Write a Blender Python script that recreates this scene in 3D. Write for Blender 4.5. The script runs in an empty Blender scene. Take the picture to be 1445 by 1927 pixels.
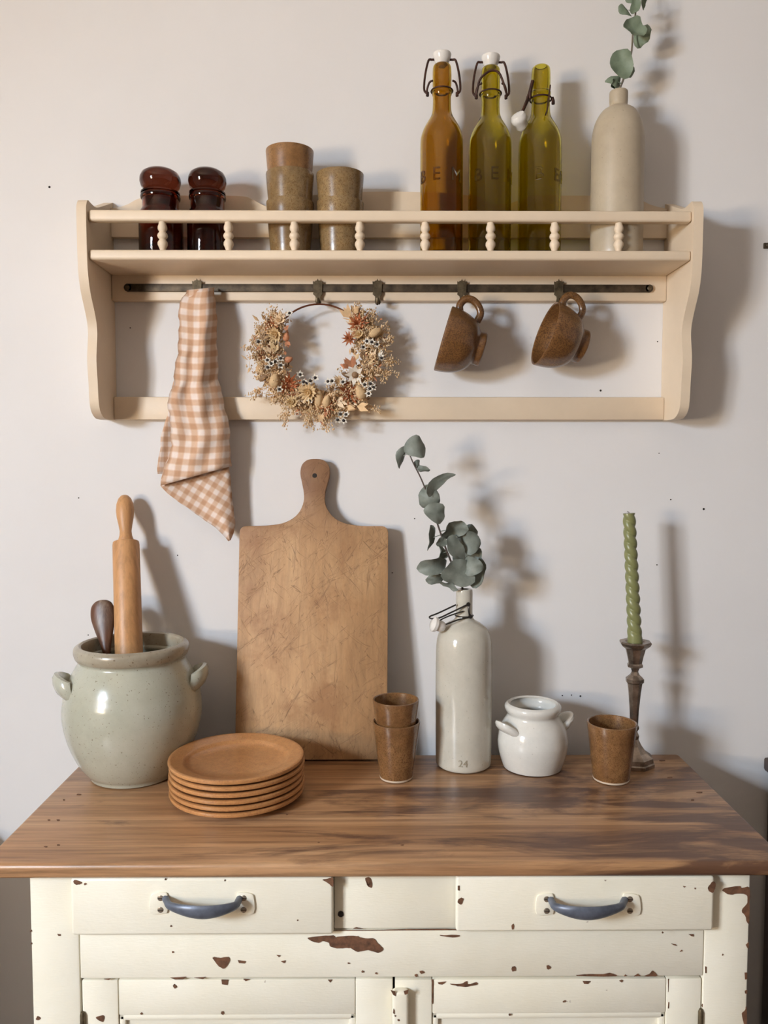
import bpy, bmesh, math, random
from mathutils import Vector, Matrix, Euler

R = math.radians
rnd = random.Random(7)
scene = bpy.context.scene
C = scene.collection

# ------------------------------------------------------------------ camera
CAM = Vector((0.0, -1.45, 1.317))
F_PX, W_PX, H_PX = 1500.0, 1445.0, 1927.0
cam_d = bpy.data.cameras.new('camera')
cam_d.sensor_fit = 'VERTICAL'
cam_d.sensor_height = 36.0
cam_d.lens = F_PX / H_PX * 36.0
cam_d.clip_start = 0.02
cam = bpy.data.objects.new('camera', cam_d)
cam.location = CAM
cam.rotation_euler = (R(90 - 3.36), 0, R(-0.4))
C.objects.link(cam)
scene.camera = cam
CAM_M = Euler(cam.rotation_euler).to_matrix()

def ray(px, py):
    d = Vector(((px - W_PX / 2) / F_PX, -(py - H_PX / 2) / F_PX, -1.0))
    return CAM_M @ d

def pt(px, py, y):
    """photo pixel -> point on the vertical plane at depth y"""
    d = ray(px, py)
    return CAM + d * ((y - CAM.y) / d.y)

def ptz(px, py, z):
    """photo pixel -> point on the horizontal plane at height z"""
    d = ray(px, py)
    return CAM + d * ((z - CAM.z) / d.z)

# ------------------------------------------------------------------ world, light, exposure
world = bpy.data.worlds.new('world')
scene.world = world
world.use_nodes = True
world.node_tree.nodes['Background'].inputs[0].default_value = (0.75, 0.82, 1.0, 1)
world.node_tree.nodes['Background'].inputs[1].default_value = 0.3
vs = scene.view_settings
vs.view_transform = 'Standard'
vs.look = 'None'
vs.gamma = 1.0
vs.use_curve_mapping = False
vs.exposure = 0.0

WIN_X, WIN_Y0, WIN_Y1, WIN_Z0, WIN_Z1 = -1.80, -2.50, -1.80, 1.06, 1.96
def area(name, loc, rot, sx, sy, power, col):
    l = bpy.data.lights.new(name, 'AREA')
    l.shape = 'RECTANGLE'; l.size = sx; l.size_y = sy
    l.energy = power; l.color = col
    o = bpy.data.objects.new(name, l)
    o.location = loc; o.rotation_euler = rot
    C.objects.link(o)
    return o
# daylight entering by the window in the left-hand wall: cool from the sky (slanting down), warm from the sunlit ground (slanting up)
wy, wz, wh = (WIN_Y0 + WIN_Y1) / 2, (WIN_Z0 + WIN_Z1) / 2, WIN_Z1 - WIN_Z0
area('window_skylight', (WIN_X - 0.06, wy, wz + wh / 4), (0, R(-90 + 42), 0), wh / 2, WIN_Y1 - WIN_Y0, 142.0, (0.68, 0.825, 1.0))
area('window_groundlight', (WIN_X - 0.06, wy, wz - wh / 4), (0, R(-90 - 42), 0), wh / 2, WIN_Y1 - WIN_Y0, 80.0, (1.0, 0.785, 0.545))

# ------------------------------------------------------------------ object helpers
def tag(o, label=None, cat=None, group=None, kind=None):
    if label: o['label'] = label
    if cat: o['category'] = cat
    if group: o['group'] = group
    if kind: o['kind'] = kind
    return o

def empty(name, loc, label, cat, group=None):
    o = bpy.data.objects.new(name, None)
    o.empty_display_size = 0.02
    o.location = loc
    C.objects.link(o)
    return tag(o, label, cat, group)

def mesh_obj(name, me, mat, parent=None, smooth=True, angle=40):
    if mat is not None and not me.materials:
        me.materials.append(mat)
    if smooth:
        me.polygons.foreach_set('use_smooth', [True] * len(me.polygons))
        me.set_sharp_from_angle(angle=R(angle))
    o = bpy.data.objects.new(name, me)
    C.objects.link(o)
    if parent is not None:
        o.parent = parent
        if parent.parent is None:                 # a part of a part sits under a part whose frame is the world's
            o.matrix_parent_inverse = parent.matrix_basis.inverted()
    return o

class MB:
    """collects simple shapes (world coordinates) into one mesh"""
    def __init__(s):
        s.v = []; s.f = []; s.m = []
    def add(s, vs, fs, mi=0):
        n = len(s.v)
        s.v += [tuple(v) for v in vs]
        s.f += [tuple(i + n for i in f) for f in fs]
        s.m += [mi] * len(fs)
        return s
    def box(s, x0, x1, y0, y1, z0, z1, b=0.0, seg=2):
        bm = bmesh.new()
        bmesh.ops.create_cube(bm, size=1)
        for v in bm.verts:
            v.co = Vector(((x0 + x1) / 2 + v.co.x * (x1 - x0), (y0 + y1) / 2 + v.co.y * (y1 - y0), (z0 + z1) / 2 + v.co.z * (z1 - z0)))
        if b > 0:
            bmesh.ops.bevel(bm, geom=bm.edges[:], offset=b, segments=seg, affect='EDGES', profile=0.5)
        return s.bm(bm)
    def bm(s, bm, mat=None, mi=0):
        bm.verts.index_update()
        vs = [(mat @ v.co if mat else v.co) for v in bm.verts]
        s.add(vs, [[v.index for v in f.verts] for f in bm.faces], mi)
        bm.free()
        return s
    def lathe(s, prof, seg=48, mat=None, cap0=True, cap1=True, rot=0.0, mi=0):
        vs = []; fs = []
        n = len(prof)
        for (r, z) in prof:
            for k in range(seg):
                a = 2 * math.pi * k / seg + rot
                vs.append(Vector((r * math.cos(a), r * math.sin(a), z)))
        for i in range(n - 1):
            for k in range(seg):
                k2 = (k + 1) % seg
                fs.append((i * seg + k, i * seg + k2, (i + 1) * seg + k2, (i + 1) * seg + k))
        if cap0: fs.append(tuple(reversed(range(seg))))
        if cap1: fs.append(tuple((n - 1) * seg + k for k in range(seg)))
        if mat: vs = [mat @ v for v in vs]
        return s.add(vs, fs, mi)
    def tube(s, pts, rad, seg=8, closed=False, sx=1.0, mi=0):
        pts = [Vector(p) for p in pts]
        n = len(pts)
        if not hasattr(rad, '__len__'): rad = [rad] * n
        vs = []; fs = []
        up = None
        for i, p in enumerate(pts):
            if closed: t = pts[(i + 1) % n] - pts[i - 1]
            else: t = pts[min(i + 1, n - 1)] - pts[max(i - 1, 0)]
            t.normalize()
            if up is None:
                up = Vector((0, 0, 1)) if abs(t.z) < 0.9 else Vector((0, 1, 0))
            a = t.cross(up).normalized(); b = a.cross(t).normalized()
            up = b
            for k in range(seg):
                th = 2 * math.pi * k / seg
                vs.append(p + a * math.cos(th) * rad[i] * sx + b * math.sin(th) * rad[i])
        m = n if closed else n - 1
        for i in range(m):
            j = (i + 1) % n
            for k in range(seg):
                k2 = (k + 1) % seg
                fs.append((i * seg + k, i * seg + k2, j * seg + k2, j * seg + k))
        if not closed:
            fs.append(tuple(reversed(range(seg)))); fs.append(tuple((n - 1) * seg + k for k in range(seg)))
        return s.add(vs, fs, mi)
    def prism(s, outline, fn, depth, bevel=0.0, seg=2):
        """outline: 2D points; fn(u,v,d)->3D, extruded by depth, optional bevel"""
        bm = bmesh.new()
        vs = [bm.verts.new((u, v, 0)) for u, v in outline]
        f = bm.faces.new(vs)
        r = bmesh.ops.extrude_face_region(bm, geom=[f])
        for e in r['geom']:
            if isinstance(e, bmesh.types.BMVert): e.co.z = depth
        bmesh.ops.recalc_face_normals(bm, faces=bm.faces[:])
        if bevel > 0:
            ed = [e for e in bm.edges if abs(e.verts[0].co.z - e.verts[1].co.z) < 1e-7]
            bmesh.ops.bevel(bm, geom=ed, offset=bevel, segments=seg, affect='EDGES', profile=0.5)
        bm.normal_update()
        bmesh.ops.triangulate(bm, faces=[f for f in bm.faces if len(f.verts) > 4], ngon_method='EAR_CLIP')
        for v in bm.verts: v.co = fn(v.co.x, v.co.y, v.co.z)
        return s.bm(bm)
    def build(s, name, mat, parent=None, smooth=True, angle=40, mats=None):
        me = bpy.data.meshes.new(name)
        me.from_pydata(s.v, [], s.f)
        if mats:
            for m in mats: me.materials.append(m)
            me.polygons.foreach_set('material_index', s.m)
        bm = bmesh.new(); bm.from_mesh(me)
        bmesh.ops.recalc_face_normals(bm, faces=bm.faces[:])
        bm.to_mesh(me); bm.free()
        return mesh_obj(name, me, mat, parent, smooth, angle)

def smooth_pts(pts, n=6, closed=False):
    """Catmull-Rom through the points"""
    P = [Vector(p) for p in pts]; out = []
    m = len(P)
    rng = range(m) if closed else range(m - 1)
    for i in rng:
        p1 = P[i]; p2 = P[(i + 1) % m]
        p0 = P[i - 1] if (closed or i > 0) else p1 * 2 - p2
        p3 = P[(i + 2) % m] if (closed or i + 2 < m) else p2 * 2 - p1
        for k in range(n):
            t = k / n
            out.append(0.5 * ((2 * p1) + (p2 - p0) * t + (2 * p0 - 5 * p1 + 4 * p2 - p3) * t * t + (3 * p1 - p0 - 3 * p2 + p3) * t ** 3))
    if not closed: out.append(P[-1])
    return out

def sm2(pts, n=6, closed=False):
    return [(p.x, p.y) for p in smooth_pts([(a, b, 0) for a, b in pts], n, closed)]

def prof_px(cx, y, rows):
    """photo silhouette rows (half width in px, py) of a round thing standing at depth y -> (radius, z)"""
    out = []
    for hw, py in rows:
        a = pt(cx - hw, py, y); b = pt(cx + hw, py, y)
        out.append(((b - a).length / 2, (a.z + b.z) / 2))
    return out

# ------------------------------------------------------------------ materials
class NT:
    def __init__(s, name):
        s.m = bpy.data.materials.new(name); s.m.use_nodes = True
        s.t = s.m.node_tree; s.b = s.t.nodes['Principled BSDF']
        s.tc = None
    def n(s, typ, **kw):
        nd = s.t.nodes.new(typ)
        for k, v in kw.items(): setattr(nd, k, v)
        return nd
    def l(s, a, b): s.t.links.new(a, b)
    def coord(s, scale=(1, 1, 1), out='Object', rot=(0, 0, 0)):
        if s.tc is None: s.tc = s.n('ShaderNodeTexCoord')
        mp = s.n('ShaderNodeMapping'); mp.inputs['Scale'].default_value = scale; mp.inputs['Rotation'].default_value = rot
        s.l(s.tc.outputs[out], mp.inputs[0]); return mp.outputs[0]
    def noise(s, vec, scale, detail=4, rough=0.55, dist=0.0):
        nd = s.n('ShaderNodeTexNoise'); nd.inputs['Scale'].default_value = scale
        nd.inputs['Detail'].default_value = detail; nd.inputs['Roughness'].default_value = rough; nd.inputs['Distortion'].default_value = dist
        s.l(vec, nd.inputs['Vector']); return nd.outputs['Fac']
    def ramp(s, fac, stops, interp='LINEAR'):
        r = s.n('ShaderNodeValToRGB'); r.color_ramp.interpolation = interp
        e = r.color_ramp.elements
        while len(e) < len(stops): e.new(0.5)
        for i, (p, c) in enumerate(stops):
            e[i].position = p
            e[i].color = (c[0], c[1], c[2], 1) if hasattr(c, '__len__') else (c, c, c, 1)
        s.l(fac, r.inputs[0]); return r.outputs[0]
    def mix(s, fac, a, b, mode='MIX'):
        m = s.n('ShaderNodeMix', data_type='RGBA', blend_type=mode)
        for sock, v in ((m.inputs[0], fac), (m.inputs[6], a), (m.inputs[7], b)):
            if hasattr(v, 'default_value'): s.l(v, sock)
            elif hasattr(v, '__len__'): sock.default_value = (v[0], v[1], v[2], 1)
            else: sock.default_value = v
        return m.outputs[2]
    def math(s, op, a, b=None):
        m = s.n('ShaderNodeMath', operation=op)
        for i, v in enumerate((a, b)):
            if v is None: continue
            if hasattr(v, 'default_value'): s.l(v, m.inputs[i])
            else: m.inputs[i].default_value = v
        return m.outputs[0]
    def bump(s, h, strength=0.2, dist=0.002):
        b = s.n('ShaderNodeBump'); b.inputs['Strength'].default_value = strength; b.inputs['Distance'].default_value = dist
        s.l(h, b.inputs['Height']); s.l(b.outputs[0], s.b.inputs['Normal'])
    def col(s, c):
        if hasattr(c, 'default_value'): s.l(c, s.b.inputs['Base Color'])
        else: s.b.inputs['Base Color'].default_value = (*c, 1)
    def set(s, **kw):
        for k, v in kw.items():
            s.b.inputs[k.replace('_', ' ')].default_value = v

def srgb(r, g, b):
    f = lambda c: (c / 255 / 12.92) if c <= 10 else ((c / 255 + 0.055) / 1.055) ** 2.4
    return (f(r), f(g), f(b))

M = {}
def wall_mat():
    t = NT('painted_plaster')
    v = t.coord()
    n1 = t.noise(v, 2.2, 4); n2 = t.noise(v, 60, 5, 0.6); n3 = t.noise(v, 9, 3)
    c = t.ramp(n1, [(0.35, (0.725, 0.70, 0.68)), (0.65, (0.76, 0.74, 0.725))])
    spots = t.ramp(t.noise(v, 23, 2, 0.5), [(0.20, 0.0), (0.235, 1.0)])
    c = t.mix(spots, (0.62, 0.56, 0.52), c)
    t.col(c); t.set(Roughness=0.62)
    t.bump(t.math('ADD', t.math('MULTIPLY', n2, 0.35), n3), 0.18, 0.004)
    return t.m
M['wall'] = wall_mat()

def plain(name, c, rough=0.5, var=0.06, nscale=30, bump=0.0, bscale=120, metal=0.0, **kw):
    t = NT(name)
    v = t.coord()
    n = t.noise(v, nscale, 5, 0.6)
    lo = tuple(max(0, x * (1 - var * 2)) for x in c); hi = tuple(min(1, x * (1 + var * 2)) for x in c)
    t.col(t.ramp(n, [(0.3, lo), (0.7, hi)]))
    t.set(Roughness=rough, Metallic=metal, **kw)
    if bump: t.bump(t.noise(v, bscale, 4, 0.6), bump, 0.001)
    return t.m

def stoneware(name, c, c2, speck, rough=0.25, spscale=220, spamt=0.62, nscale=14, coat=0.3, mottle=0.15):
    """glazed stoneware: cloudy glaze and fine iron specks"""
    t = NT(name)
    v = t.coord()
    cl = t.ramp(t.noise(v, nscale, 5, 0.6), [(0.3, c), (0.7, c2)])
    sp = t.ramp(t.noise(v, spscale, 2, 0.5), [(spamt, 0.0), (spamt + 0.06, 1.0)])
    mo = t.ramp(t.noise(v, 95, 6, 0.75), [(0.34, 0.74), (0.62, 1.06)])
    t.col(t.mix(mottle, t.mix(sp, cl, speck), mo, 'MULTIPLY'))
    t.set(Roughness=rough, Coat_Weight=coat, Coat_Roughness=0.08)
    t.bump(t.noise(v, 26, 3), 0.12, 0.003)
    return t.m

M['cream'] = plain('cream_paint', (0.72, 0.585, 0.43), 0.5, 0.025, 8, 0.05, 40)
M['brass'] = plain('aged_brass', (0.13, 0.10, 0.06), 0.5, 0.3, 60, 0.15, 200, 0.75)
M['brassdark'] = plain('tarnished_bar', (0.075, 0.055, 0.035), 0.55, 0.4, 35, 0.2, 150, 0.6)
M['steel'] = plain('dark_wire', (0.05, 0.045, 0.04), 0.4, 0.2, 60, metal=0.8)
M['rust'] = plain('rusty_wire', (0.05, 0.018, 0.010), 0.6, 0.35, 90, metal=0.4)
M['porcelain'] = plain('white_porcelain', (0.74, 0.71, 0.66), 0.2, 0.04, 60)
M['silver'] = plain('tarnished_silver', (0.30, 0.24, 0.19), 0.30, 0.35, 40, 0.12, 160, 0.9)
M['crock'] = stoneware('celadon_glaze', (0.40, 0.39, 0.30), (0.47, 0.46, 0.37), (0.20, 0.17, 0.11), 0.22, 330, 0.67)
M['crockrim'] = stoneware('rim_glaze', (0.27, 0.22, 0.15), (0.43, 0.39, 0.30), (0.14, 0.09, 0.05), 0.3, 250, 0.66)
M['greyware'] = stoneware('pale_grey_glaze', (0.49, 0.455, 0.375), (0.58, 0.545, 0.46), (0.33, 0.30, 0.24), 0.16, 300, 0.70)
M['whiteware'] = stoneware('off_white_glaze', (0.64, 0.615, 0.555), (0.70, 0.675, 0.615), (0.4, 0.38, 0.34), 0.16, 260, 0.72)
M['saltware'] = stoneware('matte_beige_stoneware', (0.41, 0.335, 0.235), (0.48, 0.40, 0.29), (0.3, 0.24, 0.17), 0.42, 260, 0.70, coat=0.05)
M['cupdark'] = stoneware('olive_brown_glaze', (0.18, 0.108, 0.045), (0.33, 0.22, 0.10), (0.19, 0.105, 0.038), 0.27, 520, 0.55, 16, 0.15, 1.0)
M['cuptan'] = stoneware('amber_brown_glaze', (0.21, 0.098, 0.030), (0.34, 0.175, 0.062), (0.21, 0.10, 0.035), 0.36, 520, 0.55, 16, 0.15, 1.0)
M['cupbrown'] = stoneware('brown_speckled_glaze', (0.13, 0.058, 0.020), (0.285, 0.145, 0.055), (0.16, 0.072, 0.028), 0.26, 520, 0.52, 14, 0.35, 1.0)
M['mug'] = stoneware('rust_brown_glaze', (0.125, 0.052, 0.014), (0.25, 0.120, 0.040), (0.11, 0.046, 0.016), 0.30, 460, 0.50, 10, 0.3, 1.0)
M['plate'] = stoneware('terracotta_glaze', (0.47, 0.215, 0.075), (0.56, 0.275, 0.105), (0.42, 0.17, 0.068), 0.30, 520, 0.57, 8, 0.2, 0.7)
M['rawclay'] = plain('unglazed_clay', (0.62, 0.50, 0.37), 0.7)
M['pewter'] = plain('blue_grey_metal', (0.115, 0.13, 0.165), 0.42, 0.18, 50, 0.1, 150, 0.35)
M['screw'] = plain('old_screw', (0.36, 0.30, 0.23), 0.4, 0.2, 200, metal=0.8)
M['chip'] = plain('bare_brown_wood', (0.14, 0.062, 0.030), 0.7, 0.25, 120)
M['dark'] = plain('dark_hole', (0.02, 0.014, 0.01), 0.8)
M['candle'] = plain('olive_wax', (0.20, 0.205, 0.082), 0.36, 0.03, 20)
M['wick'] = plain('wick', (0.08, 0.06, 0.05), 0.9)
M['copper'] = plain('copper_ring', (0.20, 0.075, 0.04), 0.4, 0.1, 40, metal=0.8)

def paint_mat():
    t = NT('chipped_cream_paint')
    v = t.coord()
    c = t.ramp(t.noise(v, 7, 5, 0.6), [(0.3, (0.82, 0.755, 0.595)), (0.7, (0.87, 0.82, 0.685))])
    sp = t.ramp(t.noise(t.coord((1, 1, 1.5)), 42, 3, 0.5), [(0.215, 1.0), (0.235, 0.0)])
    c = t.mix(sp, c, (0.16, 0.08, 0.04))
    t.col(c); t.set(Roughness=0.42)
    t.bump(t.math('ADD', t.noise(v, 30, 4), t.math('MULTIPLY', t.noise(t.coord((1, 1, 6)), 90, 3), 0.3)), 0.3, 0.0025)
    return t.m
M['paint'] = paint_mat()

def wood(name, base, dark, light, axis='X', scale=1.0, rough=0.45, blot=None, bump=0.12, knots=False):
    t = NT(name)
    s = {'X': (1.2, 14, 14), 'Y': (14, 1.2, 14), 'Z': (14, 14, 1.2)}[axis]
    s2 = {'X': (3, 60, 60), 'Y': (60, 3, 60), 'Z': (60, 60, 3)}[axis]
    s = tuple(a * scale for a in s); s2 = tuple(a * scale for a in s2)
    a = t.noise(t.coord(s), 1.0, 6, 0.62, 0.6)
    b = t.noise(t.coord(s2), 2.0, 5, 0.7)
    c = t.ramp(a, [(0.25, dark), (0.47, base), (0.72, light)])
    g = t.ramp(b, [(0.38, 0.62), (0.56, 1.0)])
    c = t.mix(0.55, c, g, 'MULTIPLY')
    if blot:
        s3 = {'X': (2.0, 8.0, 8.0), 'Y': (8, 2, 8), 'Z': (8, 8, 2)}[axis]
        bl = t.ramp(t.noise(t.coord(s3), 1.1, 5, 0.6, 0.9), [(0.50, 0.0), (0.64, 1.0)])
        c = t.mix(t.math('MULTIPLY', bl, blot[1]), c, blot[0])
    if knots:
        k = t.ramp(t.noise(t.coord((9, 24, 20)), 1.0, 2, 0.5), [(0.20, 1.0), (0.24, 0.0)])
        c = t.mix(k, c, (0.045, 0.02, 0.01))
    t.col(c); t.set(Roughness=rough)
    t.bump(b, bump, 0.002)
    return t.m
def top_mat():
    t = NT('waxed_pine_top')
    c = t.ramp(t.noise(t.coord((1.0, 11, 11)), 1.3, 6, 0.6, 0.8), [(0.28, (0.28, 0.135, 0.058)), (0.5, (0.46, 0.25, 0.118)), (0.74, (0.58, 0.35, 0.185))])
    g = t.ramp(t.noise(t.coord((2.2, 75, 75)), 2.0, 6, 0.75, 0.3), [(0.36, 0.42), (0.56, 1.0)])
    c = t.mix(0.7, c, g, 'MULTIPLY')
    # growth rings of the board, flat sawn
    w = t.n('ShaderNodeTexWave', wave_type='BANDS', bands_direction='Y'); w.inputs['Scale'].default_value = 9; w.inputs['Distortion'].default_value = 5; w.inputs['Detail'].default_value = 3; w.inputs['Detail Scale'].default_value = 0.7
    t.l(t.coord((0.35, 1.6, 1.6)), w.inputs['Vector'])
    c = t.mix(t.math('MULTIPLY', t.ramp(w.outputs['Fac'], [(0.55, 0.0), (0.95, 1.0)]), 0.32), c, (0.20, 0.09, 0.045))
    # old dark stains, more of them on one half of the board
    sx = t.n('ShaderNodeSeparateXYZ'); t.l(t.coord(), sx.inputs[0])
    mp = t.n('ShaderNodeMapRange'); mp.inputs['From Min'].default_value = -0.35; mp.inputs['From Max'].default_value = 0.25; mp.inputs['To Min'].default_value = -0.10; mp.inputs['To Max'].default_value = 0.035
    t.l(sx.outputs[0], mp.inputs['Value'])
    st = t.math('ADD', t.noise(t.coord((2.4, 11, 11)), 1.5, 6, 0.62, 0.7), mp.outputs[0])
    c = t.mix(t.math('MULTIPLY', t.ramp(st, [(0.48, 0.0), (0.60, 1.0)]), 0.84), c, (0.085, 0.038, 0.025))
    t.col(c); t.set(Roughness=0.36)
    t.bump(t.noise(t.coord((3, 60, 60)), 2.0, 5, 0.7), 0.10, 0.002)
    return t.m
M['top'] = top_mat()
M['oldtop'] = wood('waxed_pine_top', (0.30, 0.150, 0.068), (0.17, 0.075, 0.034), (0.42, 0.235, 0.115), 'X', 1.0, 0.4, ((0.085, 0.038, 0.024), 0.72), 0.10, True)
M['beech'] = wood('beech', (0.56, 0.285, 0.115), (0.47, 0.225, 0.085), (0.63, 0.34, 0.15), 'Z', 1.0, 0.45)
M['spoon'] = wood('dark_spoon_wood', (0.10, 0.050, 0.030), (0.035, 0.017, 0.011), (0.26, 0.19, 0.14), 'Z', 4.0, 0.38, ((0.13, 0.045, 0.018), 0.7))
M['darkwood'] = wood('dark_stained_wood', (0.045, 0.022, 0.014), (0.03, 0.014, 0.009), (0.06, 0.03, 0.018), 'Z', 1.0, 0.4)
M['floor'] = wood('floor_boards', (0.16, 0.09, 0.05), (0.11, 0.06, 0.033), (0.21, 0.125, 0.07), 'Y', 0.6, 0.45)

def board_mat():
    t = NT('worn_chopping_wood')
    v = t.coord()
    c = t.ramp(t.noise(t.coord((9, 9, 2.4)), 1.2, 6, 0.65, 0.5), [(0.25, (0.30, 0.155, 0.066)), (0.5, (0.47, 0.265, 0.120)), (0.75, (0.60, 0.37, 0.185))])
    fine = t.ramp(t.noise(t.coord((160, 160, 8)), 1.0, 4, 0.7), [(0.35, 0.80), (0.6, 1.0)])
    c = t.mix(0.8, c, fine, 'MULTIPLY')
    st = t.ramp(t.noise(v, 9, 5, 0.65), [(0.50, 0.0), (0.62, 0.7)])
    c = t.mix(st, c, (0.31, 0.145, 0.058))
    sx = t.n('ShaderNodeSeparateXYZ'); t.l(v, sx.inputs[0])
    mp = t.n('ShaderNodeMapRange'); mp.inputs['From Min'].default_value = 1.19; mp.inputs['From Max'].default_value = 1.30
    t.l(t.math('ADD', sx.outputs[2], t.math('MULTIPLY', t.noise(v, 14, 4), 0.05)), mp.inputs['Value'])
    c = t.mix(t.math('MULTIPLY', mp.outputs[0], 0.75), c, (0.19, 0.088, 0.042))      # handle greyed by hands
    cut = None
    for ang, sc, off, wd in ((28, 13, 0.0, .012), (58, 17, 2.1, .013), (-40, 11, 4.7, .010), (84, 15, 6.3, .013), (38, 24, 8.1, .016), (-66, 14, 9.9, .011)):
        mp1 = t.coord((1, 1, 1), rot=(0, R(ang), 0))
        mp2 = t.n('ShaderNodeMapping'); mp2.inputs['Scale'].default_value = (0.7, 1, 6.0); mp2.inputs['Location'].default_value = (off, 0, off)
        t.l(mp1, mp2.inputs[0])
        nz = t.noise(mp2.outputs[0], sc, 2, 0.5, 0.35)
        ln = t.ramp(t.math('ABSOLUTE', t.math('SUBTRACT', nz, 0.5)), [(0.0, 1.0), (wd, 0.0)])
        mk = t.ramp(t.noise(mp2.outputs[0], 5 + off, 4, 0.6), [(0.51, 0.0), (0.59, 1.0)])
        ln = t.math('MULTIPLY', ln, mk)
        cut = ln if cut is None else t.math('MAXIMUM', cut, ln)
    c = t.mix(t.math('MULTIPLY', cut, 0.62), c, (0.13, 0.058, 0.024))
    t.col(c); t.set(Roughness=0.6)
    t.bump(t.math('SUBTRACT', t.noise(v, 80, 4), cut), 0.3, 0.0015)
    return t.m
M['board'] = board_mat()
M['boardedge'] = plain('board_edge_wood', (0.17, 0.085, 0.042), 0.6, 0.12, 30)

def glass(name, c, rough=0.03):
    t = NT(name)
    v = t.coord()
    t.col(c); t.set(Roughness=rough, Transmission_Weight=1.0, IOR=1.45)
    t.bump(t.noise(v, 30, 3), 0.10, 0.003)
    return t.m
M['amber'] = glass('amber_glass', (0.58, 0.36, 0.018))
M['olive'] = glass('olive_glass', (0.65, 0.555, 0.045))
M['redbrown'] = glass('dark_amber_glass', (0.30, 0.070, 0.028))
M['redsolid'] = glass('dark_amber_solid_glass', (0.105, 0.020, 0.008))

def leaf_mat(name, c, c2):
    t = NT(name)
    t.col(t.ramp(t.noise(t.coord(), 45, 5, 0.6), [(0.3, c), (0.7, c2)]))
    t.set(Roughness=0.6)
    t.bump(t.noise(t.coord(), 140, 3), 0.15, 0.001)
    return t.m
M['euca'] = leaf_mat('dried_eucalyptus', (0.130, 0.150, 0.125), (0.235, 0.255, 0.215))
M['eucafresh'] = leaf_mat('eucalyptus_green', (0.125, 0.165, 0.105), (0.21, 0.26, 0.18))
M['stem'] = plain('eucalyptus_stem', (0.075, 0.05, 0.04), 0.6)
M['stemg'] = plain('eucalyptus_twig', (0.17, 0.14, 0.10), 0.6)

def gingham():
    t = NT('gingham_cotton')
    tc = t.n('ShaderNodeTexCoord'); sp = t.n('ShaderNodeSeparateXYZ')
    t.l(tc.outputs['UV'], sp.inputs[0])
    def band(o):
        fr = t.math('FRACT', o)
        up = t.math('SMOOTH_MIN', 1.0, t.math('MAXIMUM', 0.0, t.math('ADD', t.math('MULTIPLY', t.math('SUBTRACT', 0.25, t.math('ABSOLUTE', t.math('SUBTRACT', fr, 0.5))), 8.0), 0.5)))
        return t.math('MINIMUM', up, 1.0)
    f = t.math('MULTIPLY', t.math('ADD', band(sp.outputs[0]), band(sp.outputs[1])), 0.5)
    c = t.ramp(f, [(0.0, (0.78, 0.66, 0.58)), (0.5, (0.64, 0.43, 0.30)), (1.0, (0.52, 0.295, 0.17))])
    fr = t.ramp(t.noise(t.coord(), 35, 4, 0.6), [(0.35, 0.88), (0.65, 1.0)])
    t.col(t.mix(1.0, c, fr, 'MULTIPLY')); t.set(Roughness=0.85)
    t.bump(t.noise(t.coord(), 60, 5, 0.7), 0.35, 0.003)
    return t.m
M['gingham'] = gingham()

# ------------------------------------------------------------------ room shell
def struct(name, mb, mat, label, cat='wall'):
    o = mb.build(name, M[mat], smooth=False)
    o['kind'] = 'structure'
    return tag(o, label, cat)
XR, YB, ZC = 4.4, -7.0, 2.9
struct('wall_back', MB().box(-1.86, XR, 0.0, 0.1, 0, ZC), 'wall', 'off white painted plaster wall behind the shelf and cupboard')
struct('floor', MB().box(-1.86, XR, YB, 0, -0.06, 0), 'floor', 'brown wooden floor under the cupboard', 'floor')
struct('ceiling', MB().box(-1.86, XR, YB, 0, ZC, ZC + 0.06), 'wall', 'plain white ceiling above the shelf', 'ceiling')
struct('wall_right', MB().box(XR, XR + 0.1, YB, 0, 0, ZC), 'wall', 'plain plaster side wall to the right')
struct('wall_front', MB().box(-1.86, XR, YB - 0.1, YB, 0, ZC), 'wall', 'plain plaster wall facing the shelf')
wl = MB()
wl.box(-1.96, -1.80, YB, WIN_Y0, 0, ZC); wl.box(-1.96, -1.80, WIN_Y1, 0, 0, ZC)
wl.box(-1.96, -1.80, WIN_Y0, WIN_Y1, 0, WIN_Z0); wl.box(-1.96, -1.80, WIN_Y0, WIN_Y1, WIN_Z1, ZC)
struct('wall_left', wl, 'wall', 'plain plaster side wall with the window')
wf = MB(); b = 0.045
wf.box(-1.845, -1.795, WIN_Y0, WIN_Y0 + b, WIN_Z0, WIN_Z1); wf.box(-1.845, -1.795, WIN_Y1 - b, WIN_Y1, WIN_Z0, WIN_Z1)
wf.box(-1.845, -1.795, WIN_Y0, WIN_Y1, WIN_Z0, WIN_Z0 + b); wf.box(-1.845, -1.795, WIN_Y0, WIN_Y1, WIN_Z1 - b, WIN_Z1)
ym = (WIN_Y0 + WIN_Y1) / 2; wf.box(-1.84, -1.80, ym - 0.03, ym + 0.03, WIN_Z0, WIN_Z1)
for k in (1, 2):
    zm = WIN_Z0 + (WIN_Z1 - WIN_Z0) * k / 3
    wf.box(-1.84, -1.81, WIN_Y0, WIN_Y1, zm - 0.014, zm + 0.014)
struct('window_1', wf, 'cream', 'white framed window in the side wall', 'window')

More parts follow.
